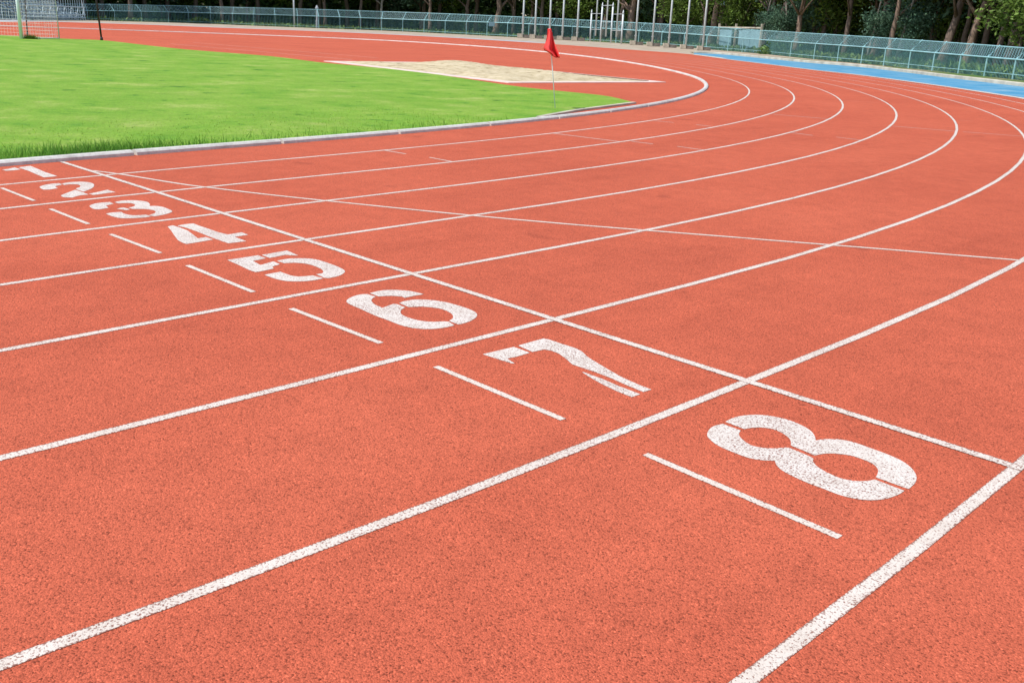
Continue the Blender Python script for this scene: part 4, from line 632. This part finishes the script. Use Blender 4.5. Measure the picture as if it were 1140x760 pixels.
# ------------------------------------------------------------------ things behind the fence
def beyond(px, d):                   # ground point at horizontal distance d in the direction of photo column px
    d = float(d); v = ray(px, horizon(px)); h = Vector((v.x, v.y, 0)).normalized(); return Vector((CX, CY, 0)) + h*d
def fdist(px): p = at(px, lerp(px, BASEY)); return math.hypot(p.x-CX, p.y-CY)
# pale blue low wall with a rail, and a small teal-roofed hut
wp0, wp1 = beyond(800, fdist(800)+6), beyond(846, fdist(846)+6)
w = thing('low_wall', wp0, 'pale blue boarded low wall with a top rail behind the fence right of the flagpoles', 'wall')
dv = wp1-wp0; L = dv.length; an = math.atan2(dv.y, dv.x); zt = height(wp0, 800, 29.5)
for t0, t1 in ((.04, .34), (.52, 1.0)):
    bm = bmesh.new(); box(bm, dv*(t0+t1)/2+Vector((0, 0, (zt-.35)/2)), L*(t1-t0), .12, zt-.35, an, .02); link('board_panel', bm, m_pblue, w)
bm = bmesh.new(); box(bm, dv*.5+Vector((0, 0, zt-.1)), L*1.02, .2, .16, an, .02); link('top_rail', bm, m_cream, w)
for t in (0, .43, 1.02):
    bm = bmesh.new(); box(bm, dv*t+Vector((0, 0, (zt+.3)/2)), .16, .22, zt+.3, an, .02); link('wall_post', bm, m_cream, w)
hp = beyond(823, fdist(823)+22); hut = thing('park_hut', hp, 'small hut with a flat teal roof among the trees above the low wall', 'hut')
zr = height(hp, 823, 4.5)
bm = bmesh.new(); box(bm, (0, 0, zr), 5.2, 4, .5, YAW, .04); link('roof', bm, m_roof, hut)
for sx in (-2, 2):
    for sy in (-1.5, 1.5):
        bm = bmesh.new(); tube(bm, [r0*sx+Vector((-r0.y, r0.x, 0))*sy, r0*sx+Vector((-r0.y, r0.x, 0))*sy+Vector((0, 0, zr))], .12, 8); link('hut_post', bm, m_bark_d, hut)
bm = bmesh.new(); box(bm, (0, 0, .5), 3.6, 2.4, 1.0, YAW, .05); link('counter', bm, m_bark_d, hut)
lp = beyond(327.5, fdist(327)+2); lm = thing('lamp_post', lp, 'thin pale lamp post behind the far fence left of centre', 'lamp post')
bm = bmesh.new(); tube(bm, [(0, 0, 0), (0, 0, 8)], [.16, .12], 8); link('shaft', bm, m_pole, lm, True)
bm = bmesh.new(); tube(bm, [(0, 0, 8), r0*.8+Vector((0, 0, 8.4)), r0*1.6+Vector((0, 0, 8.4))], .07, 8); box(bm, r0*1.9+Vector((0, 0, 8.38)), .9, .3, .14, YAW, .03); link('lamp_arm', bm, m_pole, lm)
pp = beyond(353, fdist(353)+1.5); pil = thing('stone_pillar', pp, 'pale stone pillar standing just behind the far fence beside the lamp post', 'pillar')
bm = bmesh.new(); z1 = height(pp, 353, 6); tube(bm, [(0, 0, 0), (0, 0, z1*.35)], .26, 8); tube(bm, [(0, 0, z1*.35), (0, 0, z1*.8)], .17, 8); link('shaft', bm, m_conc, pil)
bm = bmesh.new(); tube(bm, [(0, 0, z1*.8), (0, 0, z1*.88), (0, 0, z1)], [.24, .3, .05], 8); link('capital', bm, m_conc, pil)
# ------------------------------------------------------------------ vegetation
def leafmesh(name, centres, size, m, squash=.75, seed=0, updir=.3):
    r = np.random.default_rng(seed); n = len(centres)
    a = r.normal(size=(n, 3)); a[:, 2] *= squash; a /= np.linalg.norm(a, axis=1)[:, None]
    t = r.normal(size=(n, 3)); t -= (t*a).sum(1)[:, None]*a; t /= np.linalg.norm(t, axis=1)[:, None]
    s = size*(.6+.8*r.random(n))[:, None]
    w = t*s*.42; l = a*s
    P = np.stack([centres-l*.5, centres+w*.5-l*.05, centres+l*.5, centres-w*.5-l*.05], 1).reshape(-1, 3)
    me = bpy.data.meshes.new(name); me.vertices.add(4*n); me.vertices.foreach_set('co', P.ravel().astype(np.float32))
    me.loops.add(4*n); me.loops.foreach_set('vertex_index', np.arange(4*n, dtype=np.int32))
    me.polygons.add(n); me.polygons.foreach_set('loop_start', np.arange(0, 4*n, 4, dtype=np.int32)); me.polygons.foreach_set('loop_total', np.full(n, 4, dtype=np.int32))
    me.update(); me.validate(); me.materials.append(m); return me
def crown_points(seed, nclump, per, rx, rz, zc, spread):
    r = np.random.default_rng(seed); d = r.normal(size=(nclump, 3)); d /= np.linalg.norm(d, axis=1)[:, None]
    rad = r.random(nclump)**.45
    c = d*rad[:, None]*np.array([rx, rx, rz]) + np.array([0, 0, zc])
    pts = np.repeat(c, per, 0) + r.normal(size=(nclump*per, 3))*spread*np.array([1, 1, .55])
    pts[:, 2] = np.maximum(pts[:, 2], .3)
    return pts
crowns = [leafmesh('crown', crown_points(10+i, 110, 36, 4.2+.5*i, 3.4, 8.2, .62), .42, (m_leaf, m_leaf, m_leaf_c, m_leaf)[i], seed=i) for i in range(4)]
crown_low = [leafmesh('crown', crown_points(30+i, 90, 34, 2.6, 1.9, 4.0, .5), .34, (m_leaf_b, m_leaf_c)[i], seed=40+i) for i in range(2)]
def trunkmesh(seed, r, h, limbs=5):
    q = random.Random(seed); bm = bmesh.new()
    pts = [Vector((0, 0, -.1))]; rad = [r*1.25]
    for k in range(1, 8):
        t = k/7; pts.append(Vector((q.uniform(-.16, .16)*t*r*6, q.uniform(-.16, .16)*t*r*6, h*t))); rad.append(r*(1-.55*t))
    tube(bm, pts, rad, 9)
    for k in range(limbs):
        j = q.randint(3, 6); a = q.uniform(0, 6.28); b0 = pts[j]; ln = q.uniform(1.8, 3.6)
        d = Vector((math.cos(a), math.sin(a), q.uniform(.5, 1.1)))
        tube(bm, [b0, b0+d*ln*.5+Vector((0, 0, .1)), b0+d*ln], [rad[j]*.55, rad[j]*.35, rad[j]*.12], 6)
    me = bpy.data.meshes.new('trunk'); bm.to_mesh(me); bm.free()
    for p in me.polygons: p.use_smooth = True
    return me
def tree(px, d_behind, wpx, lean_px, m, cr, lab, group, scale=1.0, thin=False, k=0):
    d = fdist(px)+d_behind; p = beyond(px, d); rr = wpx/2/F_PX*d
    t = thing('tree', p, lab, 'tree', group)
    h = 7.5*scale*(d/75)**.35
    me = trunkmesh(int(px)*3+k, rr, h, 2 if thin else 5); me.materials.append(m); o = link('trunk', me, None, t)
    # lean: horizontal shift, seen over the visible height of trunk
    vis = max(1.0, height(p, px, 0)); s = (lean_px/F_PX*d)/vis
    o.matrix_parent_inverse = Matrix()
    me.transform(Matrix(((1, 0, r0.x*s, 0), (0, 1, r0.y*s, 0), (0, 0, 1, 0), (0, 0, 0, 1))))
    if cr is not None:
        c = link('crown', cr, None, t); c.location = (r0.x*s*h*.9, r0.y*s*h*.9, 0); sc = scale*(d/75)**.35*(.55 if thin else 1)
        c.scale = (sc, sc, sc if not thin else sc*1.25); c.rotation_euler.z = random.uniform(0, 6.28)
    return t
TR = [(401, 9, 4, 1, m_bark_d, 0, 'dark trunk left of the middle of the far fence'), (424, 7, 3, 1, m_bark_p, 1, 'slim greyish trunk left of the middle of the far fence'), (478.5, 6, 4, 0, m_bark_b, 2, 'pale brown trunk ending at a white stump behind the far fence'),
      (551, 8, 7, 4, m_bark_b, 3, 'thick curving brown trunk left of the flagpoles'), (571, 12, 4, 1, m_bark_d, 0, 'dark upright trunk just left of the first flagpole'), (603, 16, 5, 0, m_bark_d, 1, 'dark trunk showing between the left flagpoles'), (690, 16, 6, 1, m_bark_d, 2, 'dark trunk behind the pointed support posts'),
      (702, 10, 8, 1, m_bark_b, 3, 'thick brown trunk beside the pointed support posts'), (735, 18, 5, 1, m_bark_d, 1, 'dark trunk between the right hand flagpoles'), (782, 12, 6, 2, m_bark_d, 0, 'dark trunk crossing behind the rightmost flagpole'), (792, 9, 8.5, 3, m_bark_b, 1, 'thick brown trunk just right of the rightmost flagpole'),
      (845, 9, 2.4, 8, m_bark_p, None, 'thin pale leaning sapling above the low wall'), (851, 14, 6, 6, m_bark_d, 2, 'dark leaning trunk right of the low wall'), (868, 15, 9, 2, m_bark_d, 3, 'broad dark trunk left of a pale brown one'),
      (879, 12, 2.6, -8, m_bark_p, None, 'thin grey sapling leaning left'), (887, 8, 6.5, 2, m_bark_b, 0, 'pale brown trunk with a sunlit left side'), (916, 20, 5, 1, m_bark_d, 1, 'dark far trunk between two leafy gaps'), (941, 14, 6, 2, m_bark_d, 1, 'dark trunk in the leafy gap right of the pale brown trunk'),
      (967, 8, 2.4, 7, m_bark_p, None, 'thin pale sapling leaning against a dark trunk'), (974, 12, 8, 8, m_bark_d, 2, 'dark brown trunk leaning right behind a pale sapling'), (991, 8, 6, 2, m_bark_b, 3, 'straight orange brown trunk above the fence'), (999, 10, 2.6, 9, m_bark_p, None, 'thin pale sapling leaning right of an orange brown trunk'),
      (1050, 14, 9.5, 10, m_bark_d, 0, 'broad dark trunk leaning right under bright leaves'), (1072, 18, 6, 2, m_bark_d, 1, 'narrow dark trunk left of a pinkish one'), (1077, 12, 8, 9, m_bark_b, 2, 'pinkish brown trunk leaning right, one of a close pair'), (1094, 20, 7, 3, m_bark_d, 3, 'dark trunk near the right edge behind a close pair'),
      (1111, 15, 6.5, 3, m_bark_d, 0, 'dark trunk second from the right edge'), (1123, 12, 8, 6, m_bark_d, 1, 'dark brown forked trunk nearest the right edge'), (145, 12, 5, 1, m_bark_d, 2, 'dark trunk behind the fence right of the bleacher'), (247, 10, 4, 0, m_bark_d, 3, 'dark trunk behind the far fence above the lawn'), (362, 12, 4, 0, m_bark_d, 0, 'dark trunk right of the stone pillar'), (520, 16, 5, 1, m_bark_d, 2, 'dark trunk midway between far fence posts left of the curving one')]
for k, (px, db_, wpx, ln, m, ci, lab) in enumerate(TR):
    tree(px, db_, wpx, ln, m, crowns[ci] if ci is not None else crown_low[1], 'tree with a ' + lab if 'sapling' not in lab else lab, 'trees behind the fence', 1.0, ci is None, k)
# deeper rows
k = 0
for px in range(-150, 1420, 34):
    for db_ in (24, 36):
        k += 1; x = px+random.uniform(-12, 12)+(17 if db_ == 36 else 0)
        tree(x, db_+random.uniform(-3, 3), 5, random.uniform(-2, 3), m_bark_d, crowns[k % 4], 'dark tree deep in the wood behind the front row', 'trees deep in the wood', 1.15, False, k)
# bright low trees
for px, db_, ci, sc, lab in ((1136, 9, 0, 1.0, 'small bright yellow green tree at the right edge behind the fence'), (1036, 20, 1, 1.25, 'small tree with pale blue green leaves among dark trunks'), (468, 22, 1, 1.2, 'small leafy tree catching light behind the far fence'), (930, 22, 0, 1.0, 'small light green tree in the gap right of the pale brown trunk'), (822, 16, 0, .9, 'small light green tree beside the hut'), (1066, 24, 0, .9, 'small bright green tree between the broad leaning trunk and the pinkish pair'), (1018, 24, 0, .8, 'small bright tree right of the thin pale leaning sapling'), (758, 14, 0, .9, 'small bright tree between the two rightmost flagpoles'), (640, 20, 0, 1.0, 'small leafy tree behind the fifth flagpole'), (905, 20, 1, .85, 'small blue green tree just right of the pale brown trunk')):
    d = fdist(px)+db_; p = beyond(px, d); t = thing('small_tree', p, lab, 'tree', 'small leafy trees')
    s = sc*(d/70)**.5
    me = trunkmesh(int(px), .12, 4.0, 4); me.materials.append(m_bark_d); o = link('trunk', me, None, t); o.scale = (s, s, s)
    c = link('crown', crown_low[ci], None, t); c.scale = (s, s, s); c.rotation_euler.z = random.uniform(0, 6.28)
for k2 in range(26):
    px = -60+k2*47+random.uniform(-14, 14); d = fdist(px)+random.uniform(25, 34); p = beyond(px, d)
    t = thing('small_tree', p, 'leafy understorey tree among the dark trunks behind the fence', 'tree', 'understorey trees'); s = random.uniform(.75, 1.15)*(d/70)**.5
    me = trunkmesh(500+k2, .12, 4.0, 4); me.materials.append(m_bark_d); o = link('trunk', me, None, t); o.scale = (s, s, s)
    c = link('crown', crown_low[k2 % 2], None, t); c.scale = (s, s, s); c.rotation_euler.z = random.uniform(0, 6.28)
# the wood behind: one mass of foliage and undergrowth
pts = []; szs = []
for px in np.arange(-260, 1500, 4.0):
    f = fdist(px)
    for j in range(210):
        d = f + rng.uniform(26, 56); p = beyond(px+rng.uniform(-3, 3), d); pts.append((p.x, p.y, .2 + rng.random()**1.5*6.5*(d/75))); szs.append(.62*d/75)
wood = link('woodland', leafmesh('woodland', np.array(pts), np.array(szs)[:, None], m_leaf, .8, 77), None); tag(wood, 'dark mass of woodland foliage filling the background', 'woodland', None, 'stuff')
pts = []
for px in np.arange(-200, 1400, 1.6):
    f = fdist(px); pa = max(.5+.5*math.sin(px*.021+1)*math.sin(px*.0073), .95 if px > 1060 else 0)
    for j in range(int(3+16*max(0, pa-.2))):
        d = f + rng.uniform(1.5, 9); p = beyond(px+rng.uniform(-2, 2), d); pts.append((p.x, p.y, rng.uniform(.02, .45)))
wg = link('wild_grass', leafmesh('wild_grass', np.array(pts), .55, m_wild, 1.6, 78), None); tag(wg, 'patches of rough grass growing behind the fence', 'grass', None, 'stuff')
# bush behind the far fence
def bush(px, db_, w_, h_, m, lab, seed):
    d = fdist(px)+db_; p = beyond(px, d); r = np.random.default_rng(seed); n = 1400
    q = r.normal(size=(n, 3)); q /= np.linalg.norm(q, axis=1)[:, None]; q *= (r.random(n)**.4)[:, None]; q = q*np.array([w_/2, w_/4, h_])
    q[:, 2] = np.abs(q[:, 2]); ca, sa = math.cos(YAW), math.sin(YAW); q = np.stack([q[:, 0]*ca-q[:, 1]*sa, q[:, 0]*sa+q[:, 1]*ca, q[:, 2]], 1)
    o = link('bush', leafmesh('bush', q, .4, m, 1, seed), None); o.location = p; tag(o, lab, 'bush', 'bushes behind the fence')
bush(222, 1.5, 3.6, .95, m_leaf_b, 'low rounded green bush behind the far fence right of the bleacher', 5)
bush(880, 8, 6, 1.6, m_leaf, 'dark low bush behind the fence below the pale brown trunk', 8)
# ------------------------------------------------------------------ grass blades on the lawn edge
def blades(name, P, hmin, hmax, wd, m, seed, spread=.5):
    r = np.random.default_rng(seed); n = len(P); a = r.random(n)*6.283; h = hmin+(hmax-hmin)*r.random(n)**1.5
    side = np.stack([np.cos(a), np.sin(a), np.zeros(n)], 1)*wd/2; la = r.random(n)*6.283; ln = (h*spread*r.random(n))[:, None]*np.stack([np.cos(la), np.sin(la), np.zeros(n)], 1)
    tipp = P+ln; tipp[:, 2] += h
    V = np.stack([P-side, P+side, tipp], 1).reshape(-1, 3)
    me = bpy.data.meshes.new(name); me.vertices.add(3*n); me.vertices.foreach_set('co', V.ravel().astype(np.float32))
    me.loops.add(3*n); me.loops.foreach_set('vertex_index', np.arange(3*n, dtype=np.int32)); me.polygons.add(n)
    me.polygons.foreach_set('loop_start', np.arange(0, 3*n, 3, dtype=np.int32)); me.polygons.foreach_set('loop_total', np.full(n, 3, dtype=np.int32))
    me.update(); me.materials.append(m); return me
near = [q for q in kin if -9 < q[1] < edg[0][1]+.2 and q[0] > -4]
nd = densify(near, .05); nnrm = normals2(nd); PP = []
for q, n in zip(nd, nnrm):
    s = q[1]
    tall = 1.0 if s < 2.6 else max(0, 1-(s-2.6)/2)
    cnt = 26
    for j in range(cnt):
        o = rng.random()**2*3.2+.01
        PP.append((q[0]-n[0]*o+rng.uniform(-.04, .04), q[1]-n[1]*o+rng.uniform(-.04, .04), .01))
PP = np.array(PP)
g = link('grass', blades('grass', PP, .010, .026, .012, m_blade, 3), None); tag(g, 'short mown grass blades along the kerb side of the lawn', 'grass', None, 'stuff')
PT = []
for q, n in zip(nd, nnrm):
    s = q[1]
    if s > 8: continue
    t = 1.0 if s < 1.0 else max(.05, 1-(s-1.0)/1.6)
    t *= .35+.65*max(0, math.sin(s*2.3+.6)*.6+.4)
    for j in range(int(95*t)):
        o = abs(rng.normal(0, .30))+.012
        PT.append((q[0]-n[0]*o+rng.uniform(-.04, .04), q[1]-n[1]*o+rng.uniform(-.04, .04), .01))
g = link('long_grass', blades('long_grass', np.array(PT), .035, .15, .008, m_long, 4, .9), None); tag(g, 'longer untrimmed grass tufts against the kerb at the left', 'grass', None, 'stuff')
# grass tuft drawn as the dark shadow beside the goal post foot
PT = np.array([(gb.x+r0.x*(.42+o_), gb.y+r0.y*(.42+o_), .01) for o_ in rng.normal(0, .16, 700)])
g = link('shadow_tuft', blades('shadow_tuft', PT, .08, .26, .025, m_leaf_b, 9, .6), None); tag(g, 'clump of long grass standing in for the dark shadow at the goal post foot', 'shadow tuft')
# ------------------------------------------------------------------ light
EL, AZ = math.radians(58), None
sv = Vector((-.32, -.95, 0)).normalized()*math.cos(EL) + Vector((0, 0, math.sin(EL)))
sun = bpy.data.lights.new('sun', 'SUN'); sun.energy = 4.2; sun.angle = math.radians(.53); sun.color = (1.0, .955, .89)
so = bpy.data.objects.new('sun', sun); COL.objects.link(so); so.rotation_euler = (-sv).to_track_quat('-Z', 'Y').to_euler(); so.location = (0, 0, 30)
w = bpy.data.worlds.new('World'); S.world = w; w.use_nodes = True; nt = w.node_tree
sky = nt.nodes.new('ShaderNodeTexSky'); sky.sky_type = 'NISHITA'; sky.sun_disc = False
sky.sun_elevation = EL; sky.sun_rotation = math.atan2(sv.x, sv.y); sky.air_density = 1.2; sky.dust_density = 1.0
nt.links.new(sky.outputs[0], nt.nodes['Background'].inputs['Color']); nt.nodes['Background'].inputs['Strength'].default_value = .145
vs_ = S.view_settings; vs_.view_transform = 'Standard'; vs_.look = 'None'; vs_.exposure = .2; vs_.gamma = 1; vs_.use_curve_mapping = False
S.render.engine = 'CYCLES'
